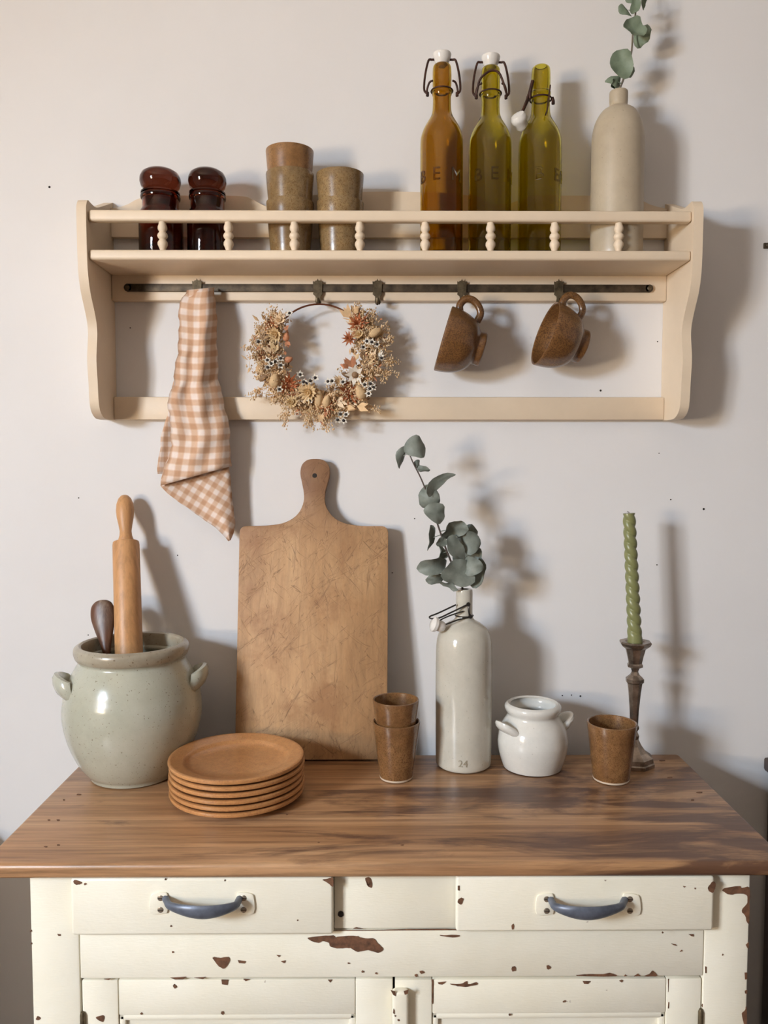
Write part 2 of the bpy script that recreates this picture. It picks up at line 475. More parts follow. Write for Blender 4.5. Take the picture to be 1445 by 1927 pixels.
# ------------------------------------------------------------------ cupboard
TZ = 0.80
TB, TF = -0.05, -0.442
xl = ptz(165, 1421, TZ).x; xr = ptz(1280, 1419, TZ).x
xl = (xl + ptz(0, 1588, TZ).x) / 2; xr = (xr + ptz(1432, 1570, TZ).x) / 2
cup = empty('cupboard', ((xl + xr) / 2, -0.24, 0), 'cream painted cupboard with chipped paint and a brown wooden top', 'cupboard')
MB().box(xl, xr, TF, TB, TZ - 0.020, TZ, 0.006, 3).build('tabletop', M['top'], cup)['label'] = 'waxed brown wooden top with dark stains'
YF = -0.424
X = lambda px, py=1700, y=YF: pt(px, py, y).x
Z = lambda py, y=YF: pt(722, py, y).z
zt = TZ - 0.0205
bx0, bx1 = X(56), X(1411)
MB().box(bx0, bx0 + 0.02, YF + 0.02, TB - 0.01, 0.0, zt, 0.001).build('side_panel', M['paint'], cup)
MB().box(bx1 - 0.02, bx1, YF + 0.02, TB - 0.01, 0.0, zt, 0.001).build('side_panel', M['paint'], cup)
MB().box(bx0 + 0.02, bx1 - 0.02, TB - 0.022, TB - 0.01, 0.08, zt).build('back_panel', M['darkwood'], cup)
MB().box(bx0 + 0.02, bx1 - 0.02, YF + 0.03, TB - 0.022, 0.08, 0.10).build('bottom_board', M['paint'], cup)
zr0, zr1 = Z(1840), Z(1753)
xs0, xs1 = X(147), X(1327)
MB().box(bx0, xs0, YF, YF + 0.024, 0, zt, 0.003).build('stile', M['paint'], cup)
MB().box(xs1, bx1, YF, YF + 0.024, 0, zt, 0.003).build('stile', M['paint'], cup)
MB().box(xs0 + .0004, xs1 - .0004, YF + 0.0005, YF + 0.024, zr0, zr1, 0.002).build('rail', M['paint'], cup)
MB().box(xs0 + .0004, xs1 - .0004, YF + 0.0005, YF + 0.024, 0.08, 0.13, 0.002).build('rail', M['paint'], cup)
MB().box(X(628), X(862), YF + 0.003, YF + 0.022, zr1 + 0.002, zt, 0.002).build('centre_panel', M['paint'], cup)

def chips(name, y, polys, parent, mat='chip'):
    small = MB()
    for poly in polys:
        w = max(a for a, b_ in poly) - min(a for a, b_ in poly); h_ = max(b_ for a, b_ in poly) - min(b_ for a, b_ in poly)
        if len(poly) > 4: poly = sm2(poly, 3, True)
        pts = [pt(a + rnd.uniform(-.5, .5), b_ + rnd.uniform(-.5, .5), y - 0.0006) for a, b_ in poly]
        back = [p + Vector((0, 0.0009, 0)) for p in pts]
        n = len(pts)
        big = max(w, h_) >= 8
        mb = MB() if big else small
        mb.add(pts + back, [tuple(range(n)), tuple(reversed(range(n, 2 * n)))] + [(i, (i + 1) % n, n + (i + 1) % n, n + i) for i in range(n)])
        if big: mb.build(name, M[mat], parent, smooth=False)
    if small.v:
        small.build('paint_specks', M[mat], parent, smooth=False)['kind'] = 'stuff'
def zc(pts, ox, oy, s): return [(ox + a * s, oy + b * s) for a, b in pts]
def spot(cx, cy, r, k=7, sy=1.0):
    return [(cx + math.cos(i * 2 * math.pi / k) * r * rnd.uniform(.7, 1.2), cy + math.sin(i * 2 * math.pi / k) * r * sy * rnd.uniform(.7, 1.2)) for i in range(k)]

DY = YF - 0.013
mk = MB()
for a, b_, rx_, ry_ in ((120, 1505, 4, 2), (148, 1495, 7, 2), (92, 1543, 4, 2), (109, 1543, 5, 2), (86, 1593, 5, 1.6), (110, 1590, 6, 1.6), (1316, 1491, 9, 2), (1303, 1505, 5, 2), (757, 1590, 5, 1.3), (1260, 1463, 8, 1.5), (1245, 1431, 8, 1.5), (600, 1585, 3, 1), (540, 1533, 3, 1)):
    q = [ptz(a + rx_ * .75 * math.cos(i * .785) * rnd.uniform(.6, 1.2), b_ + ry_ * .75 * math.sin(i * .785) * rnd.uniform(.7, 1.2), TZ + .0004) for i in range(8)]
    mk.add(q + [p - Vector((0, 0, .001)) for p in q], [tuple(range(8)), tuple(range(15, 7, -1))] + [(i, (i + 1) % 8, 8 + (i + 1) % 8, 8 + i) for i in range(8)])
mk.build('old_nail_marks', M['chip'], cup, smooth=False)['kind'] = 'stuff'
def drawer(x0p, x1p, ybp, hx, hy, chip_polys):
    x0, x1 = pt(x0p, 1700, DY).x, pt(x1p, 1700, DY).x
    d = MB().box(x0, x1, DY, YF - 0.0003, pt(722, ybp, DY).z, zt - 0.001, 0.004, 3).build('drawer', M['paint'], cup)
    # bow handle on two screwed plates
    for s in (-1, 1):
        o = [(-17, -12), (-10, -19), (8, -21), (15, -16), (15, 14), (8, 18), (-17, 18)]
        if s > 0: o = [(-a, b_) for a, b_ in o]
        o = [(hx + s * 80 + a, hy + b_) for a, b_ in o]
        pts = [pt(a, b_, DY) for a, b_ in sm2(o, 3, True)]
        MB().prism([(p.x, p.z) for p in pts], lambda u, v, w: Vector((u, DY + 0.0002 - w, v)), 0.0030, 0.0008).build('handle_plate', M['paint'], d)
        for k in (-11, 11):
            c = pt(hx + s * 78, hy + k, DY)
            m = Matrix.Translation((c.x, DY - 0.0022, c.z)) @ Matrix.Rotation(R(90), 4, 'X')
            sc = MB().lathe([(0.0042, 0), (0.0040, 0.0007), (0.0028, 0.0013), (0.0001, 0.0014)], 16, m)
            sc.build('screw', M['screw'], d)
            MB().box(c.x - 0.0034, c.x + 0.0034, DY - 0.0039, DY - 0.0033, c.z - 0.0004, c.z + 0.0004).build('screw_slot', M['dark'], d)
    pts = []; rad = []
    prof = [(-70, -9, .002, 6), (-67, -3, .009, 6.5), (-62, 5, .018, 8), (-46, 11, .026, 11), (-24, 16, .031, 14), (0, 18, .032, 15.5), (24, 16, .031, 14), (46, 11, .026, 11), (62, 5, .018, 8), (67, -3, .009, 6.5), (70, -9, .002, 6)]
    sp = smooth_pts([(a, b_, y) for a, b_, y, r in prof], 4)
    rr = smooth_pts([(r, 0, 0) for a, b_, y, r in prof], 4)
    for p, r in zip(sp, rr):
        y = DY - p.z
        pts.append(pt(hx + p.x, hy + p.y, y)); rad.append(r.x * 0.98 / F_PX)
    mb = MB(); n = len(pts); vs = []; fs = []; seg = 12
    for i in range(n):
        t = (pts[min(i + 1, n - 1)] - pts[max(i - 1, 0)]).normalized()
        upv = Vector((0, -0.25, 1)); upv = (upv - t * upv.dot(t)).normalized(); sd = t.cross(upv)
        for k in range(seg):
            a = 2 * math.pi * k / seg
            vs.append(pts[i] + upv * math.sin(a) * rad[i] + sd * math.cos(a) * 0.0045)
    for i in range(n - 1):
        for k in range(seg):
            k2 = (k + 1) % seg; fs.append((i * seg + k, i * seg + k2, (i + 1) * seg + k2, (i + 1) * seg + k))
    fs += [tuple(reversed(range(seg))), tuple((n - 1) * seg + k for k in range(seg))]
    h = mb.add(vs, fs).build('handle', M['pewter'], d); h['label'] = 'blue grey metal bow handle'
    chips('paint_chip', DY, chip_polys, d)
    return d
z6 = lambda p: zc(p, 580, 1640, .2215)
z8 = lambda p: zc(p, 1100, 1640, .2388)
z1 = lambda p: zc(p, 0, 1400, .5)
drawer(133, 627, 1759, 381, 1699, [z6([(120, 72), (165, 62), (200, 52), (212, 60), (212, 128), (180, 108), (150, 88)]),
    zc([(500, 62), (530, 62), (560, 78), (530, 90), (505, 84)], 0, 1640, .277), spot(311, 1655, 1.4), spot(322, 1743, 1.8), spot(423, 1657, 1.5), spot(160, 1664, 3, 7, .7), spot(560, 1732, 1.2)])
drawer(858, 1344, 1755, 1106, 1701, [z8([(972, 130), (1000, 90), (1028, 84), (1032, 120), (1015, 165), (985, 160)]), z6([(1275, 240), (1300, 225), (1320, 235), (1300, 280), (1272, 265)]),
    z6([(1272, 125), (1285, 120), (1288, 165), (1270, 160)]), spot(965, 1744, 3, 7, 1.8), z8([(775, 115), (798, 118), (785, 128)]), spot(1308, 1672, 1.2), spot(1247, 1755, 1.5)])
chips('paint_chip', YF, [
    z6([(-5, 566), (100, 552), (215, 545), (230, 560), (300, 552), (410, 550), (440, 562), (510, 572), (560, 574), (590, 610), (635, 655), (610, 688), (570, 688), (510, 670), (420, 682), (370, 655), (330, 650), (270, 655), (190, 640), (175, 605), (120, 592), (90, 605), (50, 600)]),
    z6([(1115, 545), (1180, 543), (1285, 545), (1250, 562), (1180, 556)]),
    z1([(800, 805), (830, 806), (860, 803), (862, 822), (845, 845), (825, 838)]), z1([(895, 815), (925, 818), (920, 826), (900, 824)]),
    z1([(1040, 795), (1055, 797), (1050, 803)]), z1([(1058, 820), (1075, 815), (1070, 825)]), spot(656, 1813, 2.5, 6, .6), spot(683, 1829, 3, 6, .6), spot(325, 1792, 1.8), spot(708, 1832, 2), spot(794, 1830, 4, 7, .7), spot(783, 1836, 3),
    z8([(470, 826), (510, 810), (540, 785), (570, 815), (560, 826)]), z8([(-60, 822), (0, 812), (60, 812), (150, 812), (200, 802), (245, 826)]), z8([(310, 826), (322, 812), (335, 826)]), z8([(390, 826), (420, 808), (445, 826)]), z8([(685, 568), (720, 578), (725, 586), (700, 578)]), z8([(750, 632), (765, 618), (772, 626)]),
    spot(967, 1824, 5, 8), spot(1032, 1821, 4, 7), z8([(820, 498), (860, 498), (858, 512), (840, 510)]),
    z1([(640, 880), (700, 878), (690, 886), (660, 887)]), z1([(730, 880), (775, 878), (765, 886)]), z1([(390, 885), (415, 884), (410, 889)])], cup)
chips('paint_chip', YF, [
    z8([(1085, 150), (1120, 128), (1220, 115), (1240, 130), (1300, 128), (1300, 240), (1296, 400), (1280, 400), (1265, 350), (1238, 310), (1275, 260), (1285, 230), (1275, 185), (1200, 175), (1150, 185)]),
    z8([(1270, 580), (1292, 560), (1292, 606), (1280, 600)]), z8([(1262, 800), (1282, 800), (1282, 850), (1264, 850)]), z8([(1262, 940), (1280, 938), (1280, 965), (1266, 960)]), z8([(1240, 1120), (1262, 1100), (1276, 1070), (1276, 1202), (1255, 1202)]), spot(1360, 1797, 1.6), z8([(952, 750), (962, 750), (962, 800), (954, 800)]),
    z1([(215, 716), (228, 717), (229, 723), (220, 722)]), spot(72, 1917, 5, 7, .8), spot(58, 1752, 1.6), spot(59, 1776, 1.6)], cup)
chips('paint_chip', YF + 0.003, [z6([(485, 60), (520, 50), (542, 100), (535, 140), (500, 115)]), z6([(380, 488), (410, 476), (470, 488)]), z6([(240, 500), (560, 498), (780, 494), (1000, 490), (1240, 492), (1240, 503), (800, 508), (500, 512), (240, 512)]), spot(693, 1659, 3.5, 7, 2)], cup)
chips('key_hole', YF + 0.0025, [[(641 + 5.5 * math.cos(a * .52), 1720.5 + 5.5 * math.sin(a * .52)) for a in range(12)]], cup, 'dark')

def door(x0, x1, lw, rw, y1p, hinge_right):
    """framed door with a recessed panel"""
    yd = YF + 0.002
    zt_, zb_ = Z(y1p) - 0.001, 0.135
    zi = Z(1911)
    d = MB().box(x0 + lw, x1 - rw, yd + 0.008, yd + 0.016, zb_ + 0.07, zi + 0.001).build('door', M['paint'], cup)
    MB().box(x0, x0 + lw, yd, yd + 0.02, zb_, zt_, 0.0018).build('door_stile', M['paint'], d)
    MB().box(x1 - rw, x1, yd, yd + 0.02, zb_, zt_, 0.0018).build('door_stile', M['paint'], d)
    MB().box(x0 + lw + .0006, x1 - rw - .0006, yd + 0.0003, yd + 0.02, zi, zt_, 0.0018).build('door_rail', M['paint'], d)
    MB().box(x0 + lw + .0006, x1 - rw - .0006, yd + 0.0003, yd + 0.02, zb_, zb_ + 0.07, 0.0018).build('door_rail', M['paint'], d)
    m = MB(); k = 0.009
    a0, a1, b0, b1 = x0 + lw, x1 - rw, zb_ + 0.07, zi
    m.box(a0, a1, yd + 0.002, yd + 0.010, b1 - k, b1, 0.003); m.box(a0, a1, yd + 0.002, yd + 0.010, b0, b0 + k, 0.003)
    m.box(a0, a0 + k, yd + 0.002, yd + 0.010, b0, b1, 0.003); m.box(a1 - k, a1, yd + 0.002, yd + 0.010, b0, b1, 0.003)
    m.build('panel_moulding', M['paint'], d)
    hx = (x1 - 0.001) if hinge_right else (x0 + 0.001)
    for zz in (Z(1907) - 0.02, 0.25):
        MB().lathe([(0.0035, zz - 0.02), (0.0035, zz + 0.02), (0.002, zz + 0.024)], 12, Matrix.Translation((hx, yd - 0.002, 0))).build('hinge', M['brass'], d)
    return d
dm = X(739, 1880)
dl = door(xs0 + 0.0015, dm, X(219, 1880) - xs0, dm - X(669, 1880), 1843, False)
dr = door(dm + 0.003, xs1 - 0.0015, X(813, 1880) - dm - .003, xs1 - X(1257, 1880), 1845, True)
MB().box(X(738, 1880), X(768, 1880), YF - 0.011, YF + 0.0018, 0.14, Z(1858), 0.004, 3).build('cover_strip', M['paint'], dr)
chips('paint_chip', YF + 0.002, [spot(329, 1857, 4, 7), z1([(360, 1030), (378, 1023), (392, 1025), (388, 1047), (372, 1040)]), spot(266, 1908, 2.2), spot(419, 1907, 3, 6, 1.2), z1([(832, 888), (858, 888), (855, 907), (835, 905)]), z1([(1235, 888), (1250, 888), (1242, 899)]), z1([(915, 886), (940, 886), (925, 893)])], dl)
chips('paint_chip', YF + 0.002, [z6([(1100, 945), (1170, 938), (1140, 960), (1110, 958)]), z6([(1205, 955), (1290, 958), (1350, 935), (1360, 962), (1430, 945), (1435, 962), (1380, 975), (1310, 980), (1250, 970)]), z8([(275, 862), (292, 854), (306, 862), (292, 876)]), z1([(1470 + 723, 893), (1500 + 723, 893), (1490 + 723, 905), (1475 + 723, 903)]), z6([(1046, 920), (1058, 920), (1064, 960), (1060, 1110), (1050, 1110), (1054, 980)]),
    z8([(656, 850), (664, 850), (660, 950), (656, 950)]), z8([(658, 1030), (664, 1030), (662, 1080), (656, 1080)]), spot(959, 1910, 2), z8([(922, 1060), (940, 1045), (940, 1180), (934, 1180), (936, 1090)])], dr)
chips('paint_chip', YF - 0.011, [z6([(702, 1010), (740, 1020), (745, 1062), (720, 1050)]), z6([(810, 1018), (850, 1008), (848, 1040), (820, 1046)]), z6([(722, 1170), (734, 1180), (732, 1215), (720, 1205)]), spot(744, 1912, 1.5), spot(750, 1920, 2)], dr)

# dark furniture at the right border and a low chest added at the left
chest = MB()
xc = pt(1437, 1800, -0.02).x
chest.box(xc, xc + 0.5, -0.42, -0.015, 0.05, 0.755, 0.004); chest.box(xc - 0.008, xc + 0.508, -0.435, -0.012, 0.755, 0.78, 0.005)
for fx in (xc + 0.02, xc + 0.44):
    for fy in (-0.41, -0.07): chest.box(fx, fx + 0.04, fy, fy + 0.04, 0, 0.06)
tag(chest.build('dark_chest', M['darkwood']), 'dark brown wooden chest standing beside the cream cupboard', 'chest')

low = MB()  # invented chest, placed to shade the wall strip left of the cupboard
xc = pt(-36, 1800, -0.02).x
low.box(xc - 0.46, xc, -0.40, -0.015, 0.05, 0.635, 0.004); low.box(xc - 0.468, xc + 0.006, -0.415, -0.012, 0.635, 0.66, 0.005)
for fx in (xc - 0.44, xc - 0.06):
    for fy in (-0.39, -0.07): low.box(fx, fx + 0.04, fy, fy + 0.04, 0, 0.06)
tag(low.build('added_shade_chest', M['oldtop']), 'added mid brown wooden chest that shades the lower wall on the window side', 'chest')

# nail holes and a hook plate on the wall
wallb = bpy.data.objects['wall_back']
for a, b_, r in ((93, 352, .0022), (148, 937, .0014), (334, 1045, .0012), (166, 1195, .0012), (1130, 735, .002), (1237, 643, .0012), (245, 617, .0012), (738, 1078, .0012), (780, 976, .0012), (1324, 958, .0022), (1262, 940, .0014), (1236, 1063, .0012), (1240, 853, .001), (1058, 1309, .0014), (1092, 1310, .0018), (1075, 1308, .0012)):
    p = pt(a, b_, 0)
    MB().lathe([(r, 0), (r * .8, 0.0009), (r * .2, 0.0012)], 10, Matrix.Translation((p.x, 0.0002, p.z)) @ Matrix.Rotation(R(90), 4, 'X')).build('nail_hole', M['dark'], wallb)
p = pt(1440, 463, 0)
hk = MB().box(p.x - 0.004, p.x + 0.02, -0.004, 0.0002, p.z - 0.005, p.z + 0.005, 0.001)
hk.lathe([(0.004, 0), (0.004, 0.004), (0.002, 0.006)], 12, Matrix.Translation((p.x + 0.002, -0.003, p.z)) @ Matrix.Rotation(R(90), 4, 'X'))
tag(hk.build('wall_fixing', M['brassdark']), 'small dark metal fixing screwed to the wall right of the shelf', 'fixing')

# ------------------------------------------------------------------ wall shelf
SF = -0.128                                   # front of the gallery shelf
sx0, sx1 = pt(147, 430, SF).x, pt(1320, 430, SF).x
TH = 0.0155
zs_top = pt(722, 470, SF).z; zs_bot = pt(722, 489, SF).z
shelf = empty('wall_shelf', ((sx0 + sx1) / 2, -0.05, pt(722, 790, -0.02).z), 'cream painted wooden wall shelf with turned spindle gallery and hanging rail', 'shelf')
yz = lambda d, py: (-d, pt(722, py, -d).z)
side = [yz(.0, 383), yz(.05, 389), yz(.085, 392), yz(.110, 384), yz(.124, 378), yz(.132, 386), yz(.134, 400), yz(.134, 440), yz(.133, 490), yz(.130, 520), yz(.122, 550), yz(.108, 580), yz(.097, 605), yz(.093, 628), yz(.097, 655), yz(.100, 680), yz(.096, 720), yz(.094, 750), yz(.088, 772), yz(.070, 786), yz(.045, 790), yz(.0, 791)]
side = sm2(side, 3)
for x0 in (sx0, sx1 - TH):
    MB().prism(side, lambda u, v, w, x0=x0: Vector((x0 + w, u - 0.0005, v)), TH).build('side_panel', M['cream'], shelf, True, 25)
ix0, ix1 = sx0 + TH + .0003, sx1 - TH - .0003
MB().box(ix0, ix1, SF, -0.012, zs_bot, zs_top, 0.004, 3).build('shelf_board', M['cream'], shelf)
zr_b, zr_t = pt(722, 416, SF).z, pt(722, 395, SF).z
MB().box(ix0, ix1, SF, SF + 0.018, zr_b, zr_t, 0.004, 3).build('gallery_rail', M['cream'], shelf)
h = zr_b - zs_top
for px in (306, 430, 554, 677, 800, 923, 1043.5, 1164):
    x = pt(px, 445, SF + 0.009).x
    pr = [(.0042, 0), (.0047, .05), (.0062, .13), (.0082, .22), (.0080, .30), (.0058, .375), (.0052, .40), (.0076, .46), (.0086, .52), (.0076, .59), (.0052, .645), (.0056, .67), (.0076, .74), (.0076, .82), (.0060, .92), (.0056, 1.0)]
    MB().lathe([(r, zs_top - .001 + t * (h + .002)) for r, t in pr], 20, Matrix.Translation((x, SF + 0.009, 0))).build('spindle', M['cream'], shelf)
# scalloped back board above the shelf
yb_ = -0.012
def XZ(px, py, y): p = pt(px, py, y); return (p.x, p.z)
topl = sm2([(185, 392), (215, 392), (240, 385), (262, 374), (300, 369), (445, 369), (475, 376), (500, 388), (525, 388), (560, 372), (640, 363), (730, 361), (820, 363), (900, 371), (925, 386), (950, 386), (985, 374), (1010, 369), (1150, 369), (1195, 373), (1225, 386), (1255, 393), (1285, 393)], 4)
out = [XZ(a, b_, yb_) for a, b_ in topl]
out = [(ix0, out[0][1])] + [(u, v) for u, v in out if ix0 + .001 < u < ix1 - .001] + [(ix1, out[-1][1])]
zb1 = pt(722, 447, yb_).z
mb = MB(); n = len(out)
mb.add([Vector((u, y, z)) for y in (-0.013, -0.001) for u, v in out for z in (v, zb1)],
       [f for i in range(n - 1) for f in ((2 * i, 2 * i + 1, 2 * i + 3, 2 * i + 2), (2 * n + 2 * i, 2 * n + 2 * i + 2, 2 * n + 2 * i + 3, 2 * n + 2 * i + 1), (2 * i, 2 * i + 2, 2 * n + 2 * i + 2, 2 * n + 2 * i), (2 * i + 1, 2 * n + 2 * i + 1, 2 * n + 2 * i + 3, 2 * i + 3))]
       + [(0, 2 * n, 2 * n + 1, 1), (2 * n - 2, 2 * n - 1, 4 * n - 1, 4 * n - 2)])
mb.build('back_board', M['cream'], shelf)
yr_ = -0.018
MB().box(ix0, ix1, yr_, -0.001, pt(722, 566, yr_).z, zs_bot + 0.004, 0.002).build('upper_rail', M['cream'], shelf)
MB().box(ix0, ix1, yr_, -0.001, pt(722, 790, yr_).z, pt(722, 747, yr_).z, 0.002).build('lower_rail', M['cream'], shelf)
ybar = yr_ - 0.005
b0, b1 = pt(240, 541, ybar), pt(1222, 543, ybar)
barz0, barz1 = pt(722, 549, ybar).z, pt(722, 534.5, ybar).z
bar = MB().box(b0.x, b1.x, ybar, yr_ - .0005, barz0, barz1, 0.0012)
for p in (b0, b1):
    bar.lathe([(0.0068, 0), (0.0068, 0.0045)], 20, Matrix.Translation((p.x, yr_ - .0005, (barz0 + barz1) / 2)) @ Matrix.Rotation(R(90), 4, 'X'))
bo = bar.build('hanging_bar', M['brassdark'], shelf); bo['label'] = 'tarnished flat brass hanging bar'
for p in (b0, b1):
    MB().lathe([(0.0042, 0), (0.004, 0.0012), (0.002, 0.0022), (0.0002, 0.0023)], 14, Matrix.Translation((p.x, yr_ - .0048, (barz0 + barz1) / 2)) @ Matrix.Rotation(R(90), 4, 'X')).build('screw', M['brass'], bo)

# sliding hooks
zc_bar = (barz0 + barz1) / 2
HK = {}
def rail_hook(px, label, reach=0.030):
    x = pt(px, 541, ybar).x
    e = empty('rail_hook', (x, ybar, zc_bar), label, 'hook', 'brass hooks on the hanging bar')
    o = [(-9, -10), (-9, -12), (-6, -11), (-4, -13), (-1.5, -13), (0, -17), (1.5, -13), (4, -13), (6, -11), (9, -12), (9, -10), (8.5, 8), (9, 12), (6.5, 15), (5, 18), (6, 23), (6.5, 27), (5, 31), (-3, 31), (-5, 26), (-4, 20), (-4.5, 16), (-8, 13), (-9, 12), (-8, 8)]
    k = 0.93 / F_PX * 1.5
    k = 1.41 / F_PX
    yf = ybar - 0.0006
    MB().prism([(x + a * k, zc_bar - b_ * k) for a, b_ in o], lambda u, v, w: Vector((u, yf - w, v)), 0.0016, 0.0004, 1).build('hook_plate', M['brass'], e)
    zt2 = zc_bar - 20 * k
    pr = [(x, yf - .001, zt2), (x, yf - .004, zt2 - .006), (x, yf - .010, zt2 - .010), (x, yf - reach * .6, zt2 - .0115), (x, yf - reach * .92, zt2 - .0085), (x, yf - reach, zt2 - .002)]
    MB().tube(smooth_pts(pr, 4), 0.0022, 8).build('hook_prong', M['brass'], e)
    HK[px] = Vector((x, yf - reach * .6, zt2 - .0093))
rail_hook(371, 'aged brass sliding hook behind the checked tea towel', 0.012)
rail_hook(598, 'aged brass sliding hook carrying the dried flower wreath', 0.016)
rail_hook(710, 'empty aged brass sliding hook with nothing hanging on it', 0.016)
rail_hook(869, 'aged brass sliding hook carrying the mug next to the wreath', 0.042)
rail_hook(1051, 'aged brass sliding hook carrying the mug nearer the bar end', 0.042)

# ------------------------------------------------------------------ things on the shelf
YS = -0.066
ZS = zs_top + 0.0002
def stand(prof, z0):
    """shift a profile so that it ends on the support"""
    d = z0 - min(z for r, z in prof)
    return [(r, z + d) for r, z in prof]

def amber_jar(px, hw, label):
    b = pt(px, 430, YS)
    e = empty('glass_jar', (b.x, YS, ZS), label, 'jar', 'dark amber glass jars on the shelf')
    s = hw * (1.385 / F_PX) / 0.038
    T = Matrix.Translation((b.x, YS, ZS))
    outer = [(.030, 0), (.0365, .002), (.038, .006), (.038, .066), (.0375, .073), (.034, .079), (.0315, .083), (.0315, .098), (.0335, .099), (.0345, .102), (.0335, .105), (.031, .106)]
    inner = [(.028, .106), (.028, .082), (.034, .070), (.0352, .064), (.0352, .008), (.032, .005), (.001, .004)]
    MB().lathe([(r * s, z) for r, z in outer + inner], 40, T, True, True).build('jar_body', M['redbrown'], e)
    st = [(.001, .085), (.0255, .085), (.027, .104), (.030, .1068), (.0335, .1075), (.0335, .110), (.026, .1115), (.027, .1135), (.0325, .119), (.0352, .127), (.0350, .134), (.0315, .1415), (.024, .1465), (.012, .149), (.001, .1495)]
    MB().lathe([(r * s, z) for r, z in st], 40, T).build('glass_stopper', M['redsolid'], e)
amber_jar(303, 40, 'dark amber glass jar with domed stopper, at the shelf end away from the cups')
amber_jar(391, 37.5, 'dark amber glass jar with domed stopper, the one beside the cups')

def cup_profile(rt, rb, hh, w=0.0032):
    p = [(rb * .90, 0), (rb, .0015), (rb + .001, .004)]
    for k in range(1, 7): p.append((rb + .001 + (rt - rb - .001) * k / 6, .004 + (hh - .006) * k / 6))
    p += [(rt - .0003, hh - .0005), (rt - w * .5, hh), (rt - w, hh - .001), (rt - w - .0004, hh - .004), (rb - w + .002, .010), (rb * .7, .0065), (.0005, .006)]
    return p
def tumbler(x, y, z, label, mat, rt=.041, rb=.0325, hh=.094, group=None, base_ring=False, tilt=None):
    e = empty('stoneware_cup', (x, y, z), label, 'cup', group)
    T = Matrix.Translation((x, y, z))
    MB().lathe(cup_profile(rt, rb, hh), 48, T).build('cup_body', M[mat], e)
    if base_ring:
        MB().lathe([(rb * .90, .0), (rb + .0006, .0012), (rb + .0014, .0042), (rb * .95, .0046)], 48, T).build('foot_ring', M['rawclay'], e)
    return e
g1 = 'stacked stoneware cups on the shelf'
x1 = pt(546, 400, YS).x; x2 = pt(640, 400, YS).x
zlo = ZS; kz = 1.385 / F_PX
tumbler(x1, YS, zlo, 'lowest cup of the three cup stack on the shelf', 'cupdark', .0405, .0325, .094, g1)
tumbler(x1, YS, zlo + .0475, 'olive brown middle cup of the three cup stack on the shelf', 'cupdark', .0408, .0322, .094, g1)
tumbler(x1, YS, zlo + .0860, 'amber brown topmost cup of the three cup stack on the shelf', 'cuptan', .0405, .0322, .094, g1)
tumbler(x2, YS, zlo, 'lower cup of the two cup stack on the shelf', 'cupdark', .0403, .0325, .094, g1)
tumbler(x2, YS, zlo + .0470, 'upper olive brown cup of the two cup stack on the shelf', 'cupdark', .0405, .0322, .094, g1)

def text_mesh(txt, size, depth):
    cu = bpy.data.curves.new('t', 'FONT'); cu.body = txt; cu.size = size; cu.extrude = depth; cu.align_x = 'CENTER'; cu.resolution_u = 3
    o = bpy.data.objects.new('t', cu); C.objects.link(o)
    dg = bpy.context.evaluated_depsgraph_get(); ev = o.evaluated_get(dg); me = ev.to_mesh()
    vs = [v.co.copy() for v in me.vertices]; fs = [tuple(p.vertices) for p in me.polygons]
    ev.to_mesh_clear(); bpy.data.objects.remove(o); bpy.data.curves.remove(cu)
    return vs, fs

def wrapped_text(mb, txt, size, depth, cx, cy, rad, z, ang):
    """letters raised on a round body; ang = direction of the letter's middle (radians, -pi/2 faces -y)"""
    vs, fs = text_mesh(txt, size, depth)
    out = []
    for v in vs:
        a = ang + v.x / rad; r = rad + v.z
        out.append(Vector((cx + r * math.cos(a), cy + r * math.sin(a), z + v.y)))
    mb.add(out, fs)

def bottle_profile(px, y, rows, z0, wall=0.0032):
    pr = prof_px(px, y, rows)
    zmin = min(z for r, z in pr)
    top = pr[0][1]
    k = (top - z0) / (top - zmin)
    outer = [(r, z0 + (z - zmin) * k) for r, z in pr]
    outer = list(reversed(outer))                       # base -> lip
    outer = [(outer[0][0] * .86, z0), (outer[0][0] * .97, z0 + .0012)] + [(r, max(z, z0 + .004)) for r, z in outer]
    inner = [(max(r - wall, .004), z) for r, z in reversed(outer[3:])]
    inner = [(inner[0][0], inner[0][1] + .0005)] + inner[1:] + [(inner[-1][0] * .9, z0 + .009), (.0006, z0 + .016)]
    return outer, inner

def wire(mb, pts, r=0.0016, n=4): mb.tube(smooth_pts(pts, n), r, 8)

def beer_bottle(px, mat, label, letters, top):
    b = pt(px, 300, YS)
    e = empty('swing_top_bottle', (b.x, YS, ZS), label, 'bottle', 'swing top bottles on the shelf')
    rows = [(13.5, top), (16.8, top + 4), (17.8, top + 14), (17.8, top + 34), (17.2, top + 44), (18.8, top + 47), (18.4, top + 54), (17.2, top + 58), (17.2, top + 72), (18.2, top + 84), (21, top + 93), (27, top + 103), (34, top + 115), (38.4, top + 127), (40.2, top + 140), (40.4, top + 180), (40.2, top + 250), (40, top + 335), (38.5, 470)]
    rows = [(a, b_) for a, b_ in sm2(rows, 3)]
    o, i = bottle_profile(px, YS, rows, ZS)
    T = Matrix.Translation((b.x, YS, 0))
    bo = MB().lathe(o + i, 48, T).build('bottle_body', M[mat], e)
    rb = max(r for r, z in o)
    mb = MB()
    for ch, ang in letters:
        wrapped_text(mb, ch, 0.030, 0.0007, b.x, YS, rb + .0002, pt(px, 337, YS - rb).z, R(ang))
    mb.build('embossed_letters', M[mat], e)
    zt_ = max(z for r, z in o)
    k = 1.385 / F_PX
    return e, b.x, zt_, k
LET = lambda off: [('B', -153 + off), ('E', -108 + off), ('M', -52 + off)]
